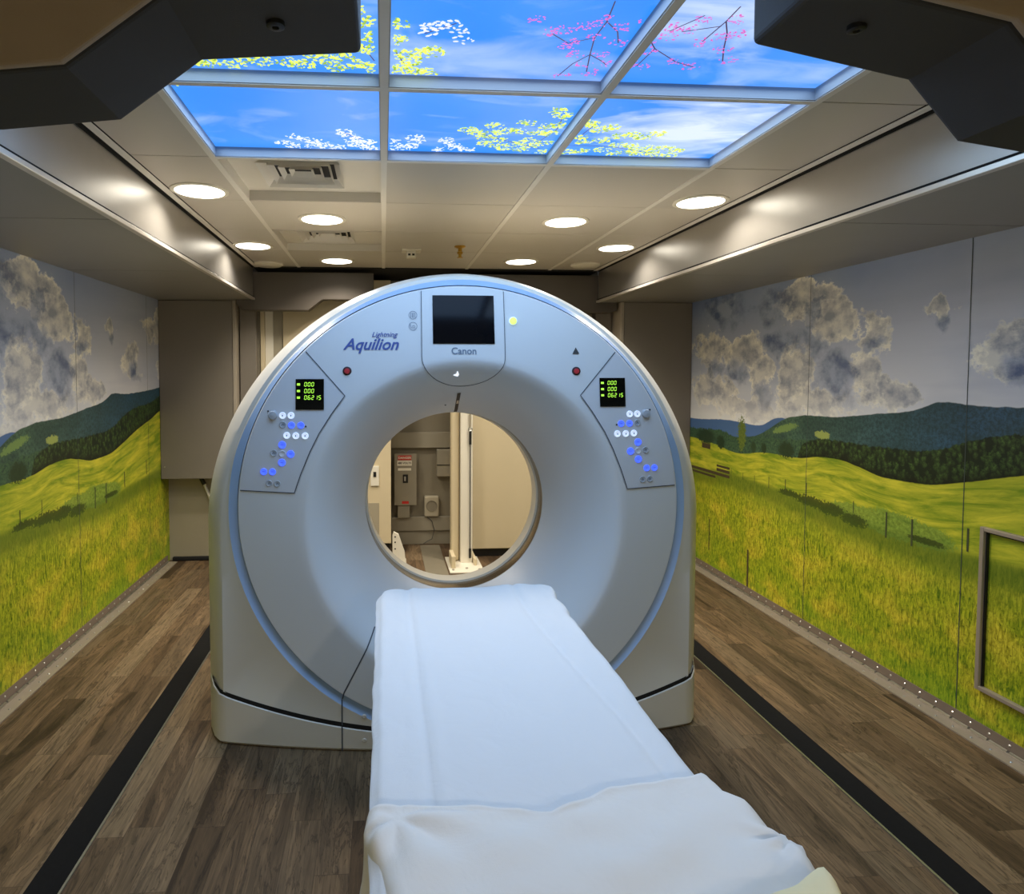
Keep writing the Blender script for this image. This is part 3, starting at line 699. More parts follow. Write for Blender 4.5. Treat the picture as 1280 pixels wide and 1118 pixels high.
MB().box(.49, .52, 4.56, 4.74, .012, .10).build('bracket', M['beige'], t, bevel=.004); MB().box(.665, .685, 4.62, 4.84, .012, .06).build('bracket', M['beige'], t, bevel=.004)
for bx, by in ((.50, 4.52), (.69, 4.52), (.69, 4.80), (.60, 4.55)):
    MB().cyl((bx, by, .012), (0, 0, 1), .010, .008, 6).build('bolt', M['steel'], t)
t = thing('tie_rod', 'thin dark hanging tie rod with hooks before the right beige cabinet', 'rod', (.642, 4.68, .06))
MB().tube([(.642, 4.688, .10), (.642, 4.688, .96)], .004, 8).build('rod', M['ink_dark'], t, smooth=True)
MB().tube([(.642, 4.688, .12), (.642, 4.688, .05)], .009, 8).build('lower_fitting', M['black'], t, smooth=True)
MB().tube([(.642, 4.688, .90), (.642, 4.688, 1.0)], .009, 8).build('turnbuckle', M['black'], t, smooth=True)
MB().tube([(.642+.014*math.sin(a), 4.688, 1.012+.014*math.cos(a)) for a in [2*PI*k/16 for k in range(17)]], .004, 8).build('hook', M['steel'], t, smooth=True)
MB().tube([(.642, 4.688, 1.03), (.642, 4.688, 1.30)], .006, 8).build('upper_rod', M['beige_dim'], t, smooth=True)
t = thing('wall_rail', 'wide grey cable duct across the service wall above the switch box', 'cable duct', (.33, 5.28, .82), 'service wall ducts')
MB().box(.062, .66, 5.262, 5.2985, .81, .94).build('duct', M['grey_box'], t, bevel=.004)
t = thing('wall_rail', 'wide grey cable duct low across the service wall under the speaker', 'cable duct', (.33, 5.28, .10), 'service wall ducts')
MB().box(.062, .66, 5.262, 5.2985, .118, .235).build('duct', M['grey_box'], t, bevel=.004)
MB().box(.062, .66, 5.280, 5.2985, .001, .116).build('skirting', M['grey_box'], t, bevel=.003)
t = thing('disconnect_switch', 'grey electrical switch box with red and white warning label', 'switch box', (.177, 5.27, .35))
MB().box(.095, .262, 5.215, 5.2985, .352, .762).build('enclosure', M['grey_box'], t, bevel=.006)
MB().box(.088, .27, 5.209, 5.2145, .345, .77).build('door', M['grey_box'], t, bevel=.004)
MB().box(.118, .228, 5.2065, 5.2085, .718, .756).build('danger_label', M['redlabel'], t)
MB().box(.112, .232, 5.2065, 5.2085, .672, .714).box(.118, .226, 5.2065, 5.2085, .632, .652).build('voltage_label', M['white'], t)
text_mb('DANGER', .173, 5.206, .737, .026, bold=.0006).build('danger_lettering', M['white'], t)
text_mb('480 VOLTS', .172, 5.206, .693, .023, bold=.0006).build('voltage_lettering', M['ink_dark'], t)
MB().box(.158, .200, 5.203, 5.2085, .53, .60).build('handle_plate', M['black'], t, bevel=.003)
MB().box(.168, .182, 5.178, 5.2028, .55, .585).build('handle', M['steel'], t, bevel=.003)
MB().box(.150, .206, 5.2065, 5.2085, .358, .380).build('red_sticker', M['redlabel'], t)
o = MB().box(.115, .215, 5.225, 5.2985, .237, .343).build('conduit_box', M['grey_box'], bevel=.004); tag(o, 'small grey conduit box directly under the switch box', 'conduit box')
t = thing('junction_box', 'plain grey junction box right of the switch box on the service wall', 'junction box', (.50, 5.27, .58))
MB().box(.44, .60, 5.23, 5.2985, .575, .80).build('enclosure', M['grey_box'], t, bevel=.005)
MB().box(.437, .602, 5.226, 5.2295, .67, .675).build('cover_seam', M['seam_black'], t)
t = thing('wall_speaker', 'square grey wall speaker with round grille low on the service wall', 'speaker', (.397, 5.27, .23))
MB().box(.337, .458, 5.24, 5.2985, .238, .41).build('housing', M['beige_dim'], t, bevel=.012, seg=3)
MB().lathe((.397, 5.2395, .33), (0, -1, 0), [(.0001, .0), (.04, .0), (.042, .004), (.046, .004), (.046, -.002)], 32).build('grille', M['grey_wall'], t, smooth=True)
o = MB().tube([(.36, 5.258, .235), (.40, 5.256, .20), (.42, 5.255, .12), (.40, 5.256, .05), (.36, 5.258, .03), (.33, 5.258, .01)], .003, 6).build('speaker_cable', M['ink_dark'], smooth=True); tag(o, 'thin dark cable hanging down from the wall speaker', 'cable')
t = thing('floor_bracket', 'beige drilled floor bracket at the left cabinet foot seen through the bore', 'bracket', (.10, 4.72, 0))
MB().prism([(.065, .006), (.165, .006), (.155, .10), (.11, .23), (.075, .25), (.065, .22)], 4.72, 4.74).build('plate', M['white'], t, bevel=.003)
MB().box(.06, .17, 4.68, 4.86, .001, .0058).build('foot', M['white'], t, bevel=.001)
for z in (.12, .17, .21): MB().cyl((.085, 4.7198, z), (0, -1, 0), .006, .001, 12).build('hole', M['black'], t)
o = MB().box(.30, .46, 4.2, 5.24, .0005, .004).build('floor_plate', M['grey_wall']); tag(o, 'grey strip on the wooden floor behind the bore', 'floor strip')

# access panel frame on the right wall
t = thing('access_panel', 'metal framed access panel low on the right landscape wall', 'access panel', (XR-.01, 1.95, .19))
f = MB(); xa, xb = XR-.022, XR-.0015
ya, yb, za, zb = 1.55, 2.305, .19, .83; ww = .016
f.box(xa, xb, yb-ww, yb, za, zb).box(xa, xb, ya, ya+ww, za, zb).box(xa, xb, ya+ww, yb-ww, za, za+ww).box(xa, xb, ya+ww, yb-ww, zb-ww, zb)
f.build('frame', M['base_metal'], t, bevel=.002)
f = MB(); ww2 = .006  # black strips on two sides stand in for the frame's inner shadow
f.box(xa+.012, xb, yb-ww-ww2, yb-ww, za+ww, zb-ww).box(xa+.012, xb, ya+ww, yb-ww, zb-ww-ww2, zb-ww)
f.build('inner_shadow', M['black'], t)

# ---------------------------------------------------------------- CT scanner gantry
CX, CZ = .304, .905                       # disc centre
RX, RZU, RZL = .850, .848, .815
BX, BZ, BR_ = .312, .862, .392            # bore centre, radius
def seam_z(dx): return .075 + .130*(dx/.92)**2
def yfront(x, z):
    dx = x-CX; dz = max(0.0, z-CZ)
    q = (dx*dx + dz*dz)/(.92*.92)
    return 2.345 + .105*min(q, 1.05)
YR, FA = 2.78, .22
def surf(x, z):
    r = math.hypot(x-BX, z-BZ); yf = yfront(x, z)
    if r >= BR_+FA: return yf
    q = 1-(max(r, BR_)-BR_)/FA
    return yf+(YR-yf)*q**1.6
def disc_pt(s, a):
    return (CX + s*RX*math.cos(a), CZ + s*(RZU if math.sin(a) > 0 else RZL)*math.sin(a))
gan = thing('ct_scanner', 'large white CT scanner with a round bore and lit control panels', 'medical scanner', (CX, 2.8, 0))
NA = 192
rows = []
for k in range(25):                        # flare, from bore ring outward
    r = BR_ + FA*(k/24)**1.25; row = []
    for i in range(NA):
        a = 2*PI*i/NA; x, z = BX+r*math.cos(a), BZ+r*math.sin(a)
        row.append((x, surf(x, z), z))
    rows.append(row)
rf = BR_+FA
for k in range(1, 11):
    f_ = k/10; row = []
    for i in range(NA):
        a = 2*PI*i/NA; x0, z0 = BX+rf*math.cos(a), BZ+rf*math.sin(a); x1, z1 = disc_pt(1.0, a)
        x, z = x0+(x1-x0)*f_, z0+(z1-z0)*f_; row.append((x, yfront(x, z), z))
    rows.append(row)
rows.append([(x, yfront(x, z)+.003, z) for x, z in (disc_pt(1.003, 2*PI*i/NA) for i in range(NA))])
rows.append([(x, yfront(x, z)+.030, z) for x, z in (disc_pt(1.003, 2*PI*i/NA) for i in range(NA))])
MB().grid(rows, 0, True).build('front_cover', M['gantry'], gan, smooth=True)
def ribbon(mb, pts, wdt, mi=0, eps=.0018, dens=.02, fn=surf):
    out = []
    for (a, b) in zip(pts[:-1], pts[1:]):
        n = max(1, int(math.hypot(b[0]-a[0], b[1]-a[1])/dens))
        for q in range(n): out.append((a[0]+(b[0]-a[0])*q/n, a[1]+(b[1]-a[1])*q/n))
    out.append(pts[-1]); L, Rr = [], []
    for k, p in enumerate(out):
        a = out[max(0, k-1)]; b = out[min(len(out)-1, k+1)]; dx, dz = b[0]-a[0], b[1]-a[1]; m = math.hypot(dx, dz) or 1
        nx, nz = -dz/m*wdt/2, dx/m*wdt/2
        for lst, sg in ((L, 1), (Rr, -1)):
            x, z = p[0]+sg*nx, p[1]+sg*nz; lst.append((x, fn(x, z)-eps, z))
    mb.grid([L, Rr], mi)
# shell: contours sharing one parametrisation
def contour(a, top, zc, zb, zbc):
    pts = []
    nu, ns, nb = 96, 14, 48
    for i in range(nu+1):
        q = PI*i/nu; p = 2/1.93
        c, s_ = math.cos(q), math.sin(q)
        pts.append((CX + a*math.copysign(abs(c)**p, c), zc + (top-zc)*abs(s_)**p))
    for i in range(1, ns): pts.append((CX-a, zc+(zb-zc)*i/ns))
    for i in range(nb+1):
        x = -a+2*a*i/nb; pts.append((CX+x, zbc(x)))
    for i in range(1, ns): pts.append((CX+a, zb+(zc-zb)*i/ns))
    return pts
e1 = contour(.918, 1.790, .84, seam_z(.918), seam_z)
e1b = contour(.935, 1.800, .84, seam_z(.92), lambda x: seam_z(min(abs(x), .92)))
e2 = contour(1.0, 1.822, .84, .235, lambda x: .235)
e3 = contour(1.002, 1.826, .84, .235, lambda x: .235)
def ring_from(e1, s, shrink):
    out = []
    for (x, z) in e1:
        dx, dz = x-CX, z-CZ; a = math.atan2(dz/(RZU if dz > 0 else RZL), dx/RX)
        px, pz = disc_pt(s, a)
        if math.hypot(px-CX, pz-CZ) > math.hypot(dx, dz)*shrink: px, pz = CX+dx*shrink, CZ+dz*shrink
        out.append((px, pz))
    return out
rA0 = ring_from(e1, 1.008, .984); rB = ring_from(e1, 1.048, .992)
def updn(z, u_, d_):
    q = max(0, min(1, (z-CZ+.45)/.9)); q = q*q*(3-2*q); return d_+(u_-d_)*q
rowsA = [[(x, yfront(x, z)+.030, z) for x, z in rA0], [(x, yfront(x, z)+updn(z, .006, .026), z) for x, z in rA0],
         [(x, yfront(x, z)+updn(z, .020, .000), z) for x, z in rB]]
MB().grid(rowsA, 0, True).build('trim_band', M['gantry_band_skylit'], gan, smooth=True)['label'] = 'band around the round front with skylight blue painted in'
rowsB = [[(x, yfront(x, z)+updn(z, .020, .000), z) for x, z in rB]]
for f_ in (.5, 1.0):
    rowsB.append([((b[0]+(a[0]-b[0])*f_), yfront(a[0], a[1])+updn(a[1], .030, .000)*f_ + (1-f_)*updn(a[1], .020, 0), b[1]+(a[1]-b[1])*f_) for a, b in zip(e1, rB)])
rowsB.append([(x, min(2.475, yfront(x, z)+updn(z, .042, .010)), z) for x, z in e1b])
rowsB.append([(x*.35+e1b[i][0]*.65, 2.50, z*.35+e1b[i][1]*.65) for i, (x, z) in enumerate(e2)])
rowsB.append([(x*.9+e1b[i][0]*.1, 2.555, z*.9+e1b[i][1]*.1) for i, (x, z) in enumerate(e2)])
for y in (2.585, 2.65): rowsB.append([(x, y, z) for x, z in e2])
rowsB.append([(x, 3.20, z) for x, z in e3]); rowsB.append([(CX+(x-CX)*.975, 3.26, CZ+(z-CZ)*.975) for x, z in e3])
rowsB.append([(BX+.60*math.cos(math.atan2(z-BZ, x-BX)), 3.26, BZ+.60*math.sin(math.atan2(z-BZ, x-BX))) for x, z in e3])
shell = MB().grid(rowsB, 0, True); shell.build('shell', M['gantry_side'], gan, smooth=True)
# bore liner
MB().lathe((BX, 2.0, BZ), (0, 1, 0), [(BR_, .784), (BR_+.002, .80), (BR_+.002, .872)], 128).build('bore_window', M['mylar'], gan, smooth=True)['label'] = 'bronze glossy ring window inside the bore'
MB().lathe((BX, 2.0, BZ), (0, 1, 0), [(BR_+.002, .872), (BR_-.006, .876), (BR_-.008, .95), (BR_+.02, 1.03), (BR_+.10, 1.17), (BR_+.208, 1.255)], 128).build('rear_bore_cover', M['cream'], gan, smooth=True)['label'] = 'cream rear ring of the bore'
# base cover
cb = MB(); xs = [-.935+1.87*i/60 for i in range(61)]
plan = [(x, yfront(CX+x, .1)-.004 if abs(x) < .92 else 2.452) for x in xs]
plan = [(-1.004, 3.22), (-1.004, 2.60), (-.995, 2.56), (-.965, 2.49)] + plan + [(.965, 2.49), (.995, 2.56), (1.004, 2.60), (1.004, 3.22)]
def ztop(x): return seam_z(x)-.013 if abs(x) < .92 else seam_z(.92)-.013 + (abs(x)-.92)*.45
r0 = [(CX+x*.99, y+.01, .0) for x, y in plan]; r1 = [(CX+x, y, .012) for x, y in plan]; r2 = [(CX+x, y, ztop(x)-.005) for x, y in plan]; r3 = [(CX+x*.995, y+.005, ztop(x)) for x, y in plan]
r4 = [(CX+x*.97, y+.03 if y < 3.2 else y-.02, ztop(x)) for x, y in plan]
cb.grid([r0, r1, r2, r3, r4], 0, True)
cb.build('base_cover', M['gantry_side'], gan, smooth=True)
ib = MB(); pl2 = [(x*.997, y+.003 if y < 3.2 else y-.05) for x, y in plan]
ib.grid([[(CX+x, y, .02) for x, y in pl2], [(CX+x, y, ztop(x)+.016) for x, y in pl2]], 0, True); ib.build('base_gap', M['seam_black'], gan)
# seams over the lower cover and hatch screws
for s in (1, -1):
    X = lambda x: CX + s*(x-CX)
    sm = MB(); ribbon(sm, [(X(-.150), .225), (X(-.035), .45)], .005, 0)
    ribbon(sm, [(X(-.150), .225), (X(-.157), .20)], .005, 0)
    ribbon(sm, [(X(-.158), .20), (X(-.158), .10)], .005, 0, eps=.0035, fn=lambda x, z: yfront(x, z))
    ribbon(sm, [(X(-.158), .098), (X(-.158), .004)], .005, 0, eps=.0065, fn=lambda x, z: yfront(x, z))
    sm.build('cover_seam', M['seam'], gan)
for z in (.135, .045):
    for s in (1, -1):
        x = CX+s*(-.075-CX)
        MB().lathe((x, yfront(x, z)-(.001 if z > .1 else .005), z), (0, -1, 0), [(.0001, .003), (.006, .003), (.009, 0)], 16).build('screw_cover', M['gantry_side'], gan, smooth=True)
# central display housing
PT, PW, PB = 1.735, .157, 1.485
hx = .301
def house_half(z):
    if z >= PB: return PW
    q = (PB-z)/(.112); return PW*math.sqrt(max(0, 1-q*q))
hrows = []; zs = [PT-(PT-PB)*i/12 for i in range(13)] + [PB-.112*math.sin(PI/2*i/14) for i in range(1, 15)]
for z in zs:
    h = max(house_half(z), .002)
    hrows.append([(hx+h*(-1+2*j/16), surf(hx+h*(-1+2*j/16), z)-.003, z) for j in range(17)])
hous = MB().grid(hrows).build('display_housing', M['gantry'], gan, smooth=True)
outl = [(hx-house_half(z), z) for z in zs] + [(hx+house_half(z), z) for z in reversed(zs)]
o = MB(); ribbon(o, outl, .0022, 0, eps=.0042); o.build('housing_seam', M['seam'], hous)
def patch(x0, x1, z0, z1, eps, nx=10, nz=10, fn=surf):
    return MB().grid([[(x0+(x1-x0)*j/nx, fn(x0+(x1-x0)*j/nx, z0+(z1-z0)*i/nz)-eps, z0+(z1-z0)*i/nz) for j in range(nx+1)] for i in range(nz+1)])
patch(.186, .419, 1.534, 1.718, .0055).build('display_screen', M['screen'], hous, smooth=True)['label'] = 'dark rectangular screen'
text_mb('Canon', .302, 0, 1.506, .036, bold=.0006, conform=surf, eps=.0045).build('brand_lettering', M['ink'], hous)
# small white beacon mark
o = MB(); o.add([(x, surf(x, z)-.006, z) for x, z in ((.264, 1.416), (.283, 1.411), (.286, 1.418), (.283, 1.426), (.279, 1.432), (.277, 1.421))], [tuple(range(6))]); o.build('indicator', M['whiteglow'], hous)
text_mb('Aquilion', -.046, 0, 1.530, .060, .35, .0012, surf, .002).build('model_lettering', M['ink_blue'], gan)
text_mb('Lightning', .004, 0, 1.568, .026, .35, .0003, surf, .002).build('model_lettering', M['ink_blue'], gan)
def disk(x, z, r, eps, mat, name, parent, h=.004, n=28):
    y = surf(x, z)
    return MB().lathe((x, y-eps+h, z), (0, -1, 0), [(r, 0), (r, h*.7), (r*.85, h), (.0001, h)], n).build(name, mat, parent, smooth=True)
for s in (0, 1):
    x = -.134 if not s else .735
    b = disk(x, 1.432, .0165, .004, M['bezel'], 'emergency_button', gan); b['label'] = 'red round emergency button'
    MB().lathe((x, surf(x, 1.432)-.004, 1.432), (0, -1, 0), [(.010, 0), (.010, .005), (.0001, .006)], 24).build('button_cap', M['red'], b, smooth=True)
b = disk(.492, 1.622, .0155, .004, M['btn_white'], 'status_light', gan); b['label'] = 'lime green round light'
MB().lathe((.492, surf(.492, 1.622)-.004, 1.622), (0, -1, 0), [(.0135, 0), (.0135, .003), (.0001, .004)], 24).build('light_cap', M['lime'], b, smooth=True)
o = MB(); o.add([(x, surf(x, z)-.0025, z) for x, z in ((.722, 1.498), (.750, 1.498), (.736, 1.523))], [(0, 1, 2)]); o.build('warning_triangle', M['ink_dark'], gan)
for zc, kind in ((1.642, 0), (1.600, 1)):
    o = MB(); ribbon(o, [(.112+.015*math.cos(a), zc+.015*math.sin(a)) for a in [2*PI*k/20 for k in range(21)]], .0018)
    if kind == 0:
        ribbon(o, [(.104, zc-.010), (.104, zc+.008), (.110, zc+.008), (.110, zc-.010)], .002); ribbon(o, [(.114, zc-.010), (.114, zc+.008), (.120, zc+.008), (.120, zc-.010)], .002)
    else:
        ribbon(o, [(.102, zc+.008), (.104, zc-.006), (.121, zc-.006)], .002); ribbon(o, [(.108, zc-.001), (.114, zc+.002), (.121, zc-.001)], .002)
    o.build('breathing_icon', M['ink'], gan)
o = MB(); ribbon(o, [(.302, 1.345), (.307, 1.30), (.312, 1.270), (.313, 1.256)], .014, 0, eps=.004); o.build('laser_slot', M['black'], gan)
o = MB(); ribbon(o, [(.306, 1.312), (.308, 1.297)], .009, 0, eps=.006); o.build('laser_window', M['steel'], gan)
disk(.259, 1.292, .0035, .002, M['ink_dark'], 'sensor_dot', gan, .002)

SEG = {'0': 'abcdef', '1': 'bc', '2': 'abged', '5': 'afgcd', '6': 'afgedc'}
def digit(mb, ch, x, z, w_, h, fn, eps, sl=.12):
    def P_(a, b): return (x+a*w_+sl*b*h, z+b*h)
    seg = {'a': ((.1, 1), (.9, 1)), 'b': ((1, .95), (1, .55)), 'c': ((1, .45), (1, .05)), 'd': ((.1, 0), (.9, 0)), 'e': ((0, .05), (0, .45)), 'f': ((0, .55), (0, .95)), 'g': ((.1, .5), (.9, .5))}
    for s_ in SEG[ch]:
        a, b = seg[s_]; ribbon(mb, [P_(*a), P_(*b)], w_*.26, 0, eps=eps, dens=1, fn=fn)
btns = [(-.411,1.267,'g',1.3),(-.375,1.266,'w',1),(-.343,1.266,'w',1),(-.374,1.232,'g',1),(-.341,1.230,'b',1),(-.306,1.230,'b',1),(-.359,1.192,'w',1),(-.325,1.191,'w',1),(-.290,1.191,'w',1),
        (-.376,1.157,'b',1.1),(-.408,1.126,'g',1),(-.376,1.124,'e',1),(-.344,1.123,'b',1.1),(-.377,1.091,'b',1.1),(-.446,1.056,'b',1),(-.413,1.056,'b',1),(-.426,1.013,'g',.95),(-.395,1.012,'g',.95)]
for side in (0, 1):
    mir = (lambda x: x) if side == 0 else (lambda x: .607-x)
    # outer arc and inner edge
    n = 44
    a0 = math.radians(134.6); a1 = math.radians(174.6)
    outer = [disc_pt(.994, a0+(a1-a0)*i/n) for i in range(n+1)]
    key = [(-.288, 1.492), (-.142, 1.340), (-.190, 1.275), (-.238, 1.20), (-.272, 1.132), (-.306, 1.05), (-.331, .978)]
    ln = [0]
    for p, q in zip(key[:-1], key[1:]): ln.append(ln[-1]+math.hypot(q[0]-p[0], q[1]-p[1]))
    inner = []
    for i in range(n+1):
        d = ln[-1]*i/n
        for k in range(len(key)-1):
            if d <= ln[k+1]+1e-9:
                f_ = (d-ln[k])/(ln[k+1]-ln[k]); inner.append((key[k][0]+(key[k+1][0]-key[k][0])*f_, key[k][1]+(key[k+1][1]-key[k][1])*f_)); break
    inner[0] = (outer[0][0]+.002, outer[0][1]-.001)
    rws = []
    for o_, i_ in zip(outer, inner):
        r_ = []
        for j in range(11):
            x = mir(o_[0]+(i_[0]-o_[0])*j/10); z = o_[1]+(i_[1]-o_[1])*j/10; r_.append((x, surf(x, z)-.0025, z))
        rws.append(r_)
    cp = MB().grid(rws).build('control_panel', M['panel_grey'], gan, smooth=True)
    cp['label'] = 'left control panel' if side == 0 else 'right control panel'
    o = MB(); ribbon(o, [(mir(x), z) for x, z in [outer[0]]+key[1:]+[outer[-1]]], .0035, 0, eps=.004); o.build('panel_seam', M['seam'], cp)
    dx0, dx1 = sorted((mir(-.326), mir(-.220))); dz0, dz1 = (1.288, 1.402) if side == 0 else (1.296, 1.406)
    patch(dx0, dx1, dz0, dz1, .006, 4, 4).build('digital_display', M['led_bg'], cp)
    o = MB(); W_ = dx1-dx0; H_ = dz1-dz0
    for r_, s_ in enumerate(('000', '000', '06215')):
        z = dz1-H_*(.235+.215*r_); x = dx0+W_*.31
        for k, ch in enumerate(s_):
            digit(o, ch, x+k*W_*.125, z, W_*.075, H_*.125, surf, .0075)
        ribbon(o, [(dx0+W_*.05, z+H_*.06), (dx0+W_*.16, z+H_*.06)], H_*.07, 0, eps=.0075, dens=1)
        ribbon(o, [(dx0+W_*.10, z+H_*.025), (dx0+W_*.10, z+H_*.095)], W_*.05, 0, eps=.0076, dens=1)
    o.build('digits', M['green'], cp)
    for (x, z, k, sc_) in btns:
        x = mir(x); y = surf(x, z); r_ = .0128*sc_
        mt = {'g': M['btn_grey'], 'w': M['btn_white'], 'b': M['btn_blue'], 'e': M['panel_grey']}[k]
        if k == 'g' and sc_ > 1.2:
            mb = MB().lathe((x, y-.002, z), (0, -1, 0), [(r_*1.1, 0), (r_*1.0, .004), (r_*.85, .014), (.0001, .016)], 24)
        else:
            mb = MB().lathe((x, y-.0022, z), (0, -1, 0), [(r_, 0), (r_, .003), (r_*.86, .0042), (r_*.8, .0036), (.0001, .0032)], 24)
        if k == 'w': ribbon(mb, [(x, z-.003), (x, z+.003)], .004, 1, eps=.0072, dens=1)
        if k == 'b': ribbon(mb, [(x-.006, z+.001), (x+.006, z+.001)], .0022, 1, eps=.0072, dens=1)
        if k == 'g' and sc_ < 1.2: ribbon(mb, [(x-.004, z-.003), (x+.001, z+.004), (x+.005, z-.003)], .003, 1, eps=.0072, dens=1)
        b = mb.build({'g': 'button', 'w': 'button', 'b': 'button', 'e': 'button'}[k], [mt, M['ink']], cp, smooth=True)
        b['label'] = {'g': 'grey round button', 'w': 'white lit round button', 'b': 'blue lit round button', 'e': 'plain round button'}[k]
    for x, z in ((-.430, 1.282), (-.288, 1.226)): disk(mir(x), z, .0035, .0045, M['ink_dark'], 'indicator_dot', cp, .002)

# ---------------------------------------------------------------- patient table
TX = .272
tb = thing('patient_table', 'grey patient table leading into the scanner bore, under the white sheet', 'patient table', (TX, 1.2, 0))
sec = [(-.272, .655), (-.268, .672), (-.25, .682), (-.19, .672), (.19, .672), (.25, .682), (.268, .672), (.272, .655), (.22, .63), (-.22, .63)]
MB().prism([(TX+x*.985, z) for x, z in sec], .36, 2.05).build('tabletop', M['table_grey'], tb, bevel=.004)
MB().box(TX-.185, TX+.185, .40, 2.06, .673, .690).build('mattress', M['vinyl'], tb, bevel=.006, seg=3)
MB().box(TX-.275, TX+.24, .42, 1.02, .44, .629).build('control_housing', M['table_grey'], tb, bevel=.02, seg=3)
MB().box(TX-.24, TX+.24, 1.021, 2.02, .50, .629).build('side_rail_housing', M['table_grey'], tb, bevel=.02, seg=3)
MB().box(TX-.24, TX+.24, .55, 1.70, .12, .499).build('pedestal', M['table_grey'], tb, bevel=.03, seg=4)
MB().box(TX-.27, TX+.27, .45, 1.85, .0, .119).build('base', M['table_grey'], tb, bevel=.02, seg=3)
nz = lambda x, y, z=0: noise.noise(Vector((x, y, z)))
def ss(a, b, x):
    q = max(0, min(1, (x-a)/(b-a))); return q*q*(3-2*q)
def sheet():
    rows = []
    ny = 150
    for j in range(ny+1):
        y = .34 + (2.165-.34)*j/ny
        far = ss(1.98, 2.125, y)
        xl = -.020 + .006*nz(y*3.1, 1.0) + .003*nz(y*14, 2.0) + .085*(1-math.sqrt(max(0, 1-min(1, max(0, (y-2.03)/.135))**2)))
        xr = .566 + .006*nz(y*3.0, 5.0) + .003*nz(y*13, 6.0) - .035*max(0, (y-2.08)/.085)**2 + .006*math.sin(y*40)*ss(1.7, 2.0, y)
        zr = .700 - .030*max(0, (y-2.10)/.065)**2.2
        dl = .17 + .05*nz(y*4, 9) ; row = []
        cr_l = .080; cr_r = .437 + (.51-.437)*(1-ss(1.0, 2.0, y))
        nd = 14
        for i in range(nd):                  # left drape from the bottom up
            f_ = i/(nd-1); z = zr-.018-dl*(1-f_)
            row.append((xl + .012 - .016*f_ + (1-f_)*(.016*math.sin(y*16+2*nz(y*2, 3)) + .012), y, z))
        nt = 60
        for i in range(nt+1):
            f_ = i/nt; x = xl+(xr-xl)*f_
            edge = min(x-xl, xr-x)
            z = zr - .018*(1-min(1, edge/.016))**2
            z -= .0075*math.exp(-((x-cr_l)/.010)**2) + .007*math.exp(-((x-cr_r)/.009)**2)
            z += .004*math.exp(-((x-cr_l-.018)/.014)**2)
            z += .0016*nz(x*9, y*4, 1) + .0022*nz(x*30, y*16, 4)*(1 if edge < .09 else .25)
            z += .010*ss(1.98, 2.12, y)*math.exp(-((x-.45)/.07)**2)
            z += .006*ss(1.95, 2.05, y)*math.exp(-((xr-x)/.03)**2)*(1+nz(y*20, 8))
            row.append((x, y, z))
        for i in range(nd):
            f_ = (i+1)/nd
            row.append((xr + .010*f_ + .014*f_*math.sin(y*15), y, zr-.018-.20*f_))
        rows.append(row)
    last = rows[-1]
    for dz, dy in ((.02, .006), (.07, .008), (.14, .006)):
        rows.append([(p[0], p[1]+dy, p[2]-dz) for p in last])
    return MB().grid(rows)
o = sheet().build('bed_sheet', M['sheet'], smooth='yes', solid=.0015); tag(o, 'smooth white sheet spread along the patient table', 'sheet')
def interp(lst, x):
    lst = sorted(lst)
    if x <= lst[0][0]: return lst[0][1]
    for (a, b), (c, d) in zip(lst[:-1], lst[1:]):
        if x <= c: return b+(d-b)*(x-a)/(c-a)
    return lst[-1][1]
FARE = [(-.03, 1.02), (.025, 1.013), (.103, 1.005), (.206, .994), (.254, .980), (.315, 1.006), (.379, 1.034), (.437, 1.039), (.575, 1.063)]
REDGE = [(1.063, .558), (1.055, .568), (1.035, .575), (1.018, .577), (1.007, .589), (.994, .602), (.962, .604), (.935, .607), (.913, .618), (.887, .624), (.86, .620), (.823, .606), (.78, .610), (.7, .615), (.3, .61)]
LEDGE = [(1.03, -.021), (.979, -.027), (.938, -.014), (.90, -.002), (.835, .008), (.7, .010), (.3, .010)]
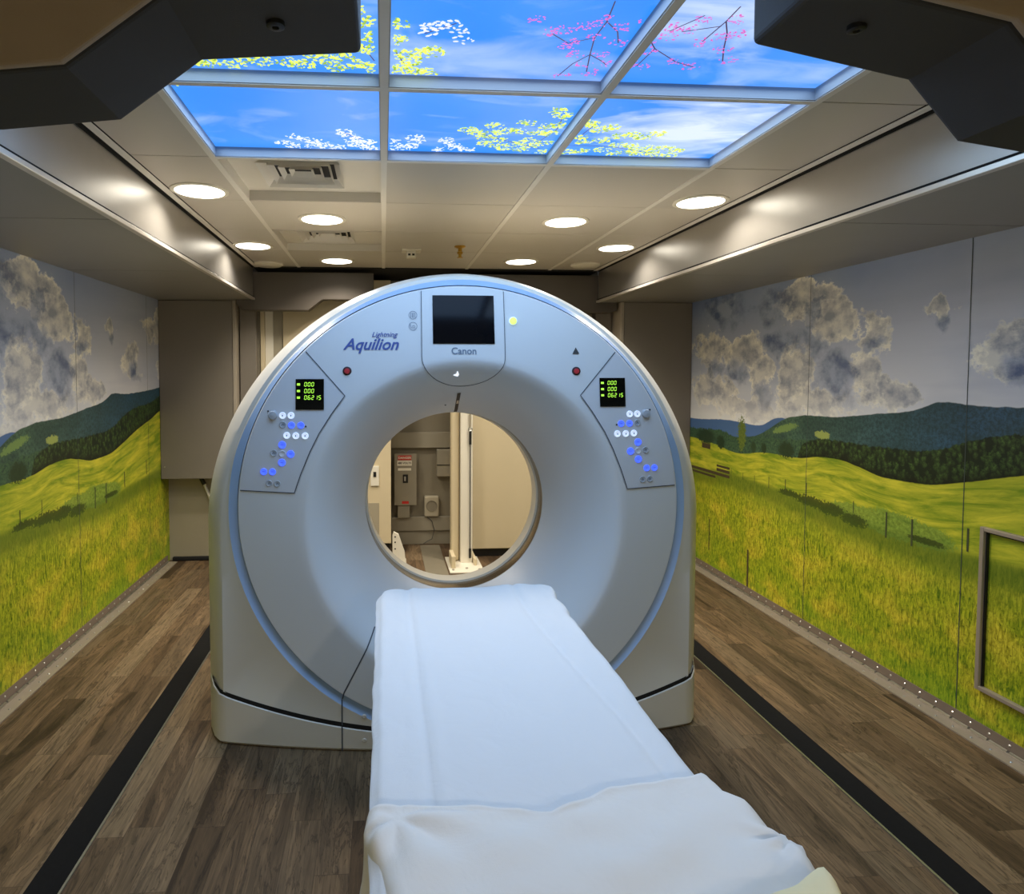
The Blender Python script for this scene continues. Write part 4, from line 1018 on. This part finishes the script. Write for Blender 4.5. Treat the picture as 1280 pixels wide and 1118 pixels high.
def blanket():
    rows = []; ny, nx = 120, 120
    for j in range(ny+1):
        v = j/ny
        row = []
        for i in range(nx+1):
            us = -.18 + 1.36*i/nx; uc = max(0, min(1, us))
            yfar = interp(FARE, -.02+.59*uc)
            y = yfar - (yfar-.33)*v**1.25
            xl = interp(LEDGE, y); xr = interp(REDGE, y)
            x = xl+(xr-xl)*uc; z = .716
            if us < 0:
                q = -us/.18; x = xl - .003 + .014*math.sin(q*PI)*(.4+nz(y*22, 1.2)) + .012*q*math.sin(y*31); z = .704 - (.10+.30*ss(1.0, .9, y))*q
            elif us > 1:
                q = (us-1)/.18; x = xr + .003 + .014*q*math.sin(y*27); z = .704 - .22*q
            else:
                edge = min((x-xl), (xr-x))
                z -= .012*(1-min(1, edge/.018))**2
                z += .007*nz(x*5+y*2, y*6, 2)*ss(0, .15, v) + .004*nz(x*12+y*8, y*12-x*5, 5) + .0035*math.sin((y*1.0-x*.35)*60+3*nz(x*3, y*3))*ss(.0, .1, v)*max(0, nz(x*3, y*4, 8)+.2)
                z += .007*math.exp(-(v/.03)**2)*(.6+nz(x*18, 6))
                r = math.hypot(x-.02, y-.985); th = math.atan2(.985-y, x-.02)
                z += .007*math.sin(th*6+.6)*math.exp(-((r-.07)/.075)**2)*ss(.0, .03, r)*(1 if y < .985 else .2)
                rr = math.hypot(x-.61, y-.90); tr = math.atan2(.90-y, .61-x)
                z += .008*math.sin(tr*6)*math.exp(-(rr/.06)**2)*ss(.0, .02, rr)
                if v < .012: z -= (.012-v)/.012*.016
            row.append((x, y, z))
        rows.append(row)
    return MB().grid(rows)
o = blanket().build('blanket', M['blanket'], smooth='yes', solid=.003); tag(o, 'rumpled white blanket folded over the near end of the table', 'blanket')
def towel():
    rows = []
    for j in range(31):
        v = j/30; row = []
        for i in range(41):
            u = i/40
            xe = .602 - .35*.36*max(0, v-.05)*1.2
            x = .30 + (xe-.30)*u; y = .70 + .11*u**.9 - .42*v
            z = .748 + .006*nz(u*4, v*4, 7) + .010*math.exp(-((u-.93)/.08)**2)
            if u > .94: z -= ((u-.94)/.06)**2*.028
            if v < .05: z -= ((.05-v)/.05)**2*.022
            row.append((x, y, z))
        rows.append(row)
    return MB().grid(rows)
o = towel().build('folded_cloth', M['cream_cloth'], smooth='yes', solid=.004); tag(o, 'cream folded cloth lying on the white blanket at the near right corner', 'cloth')
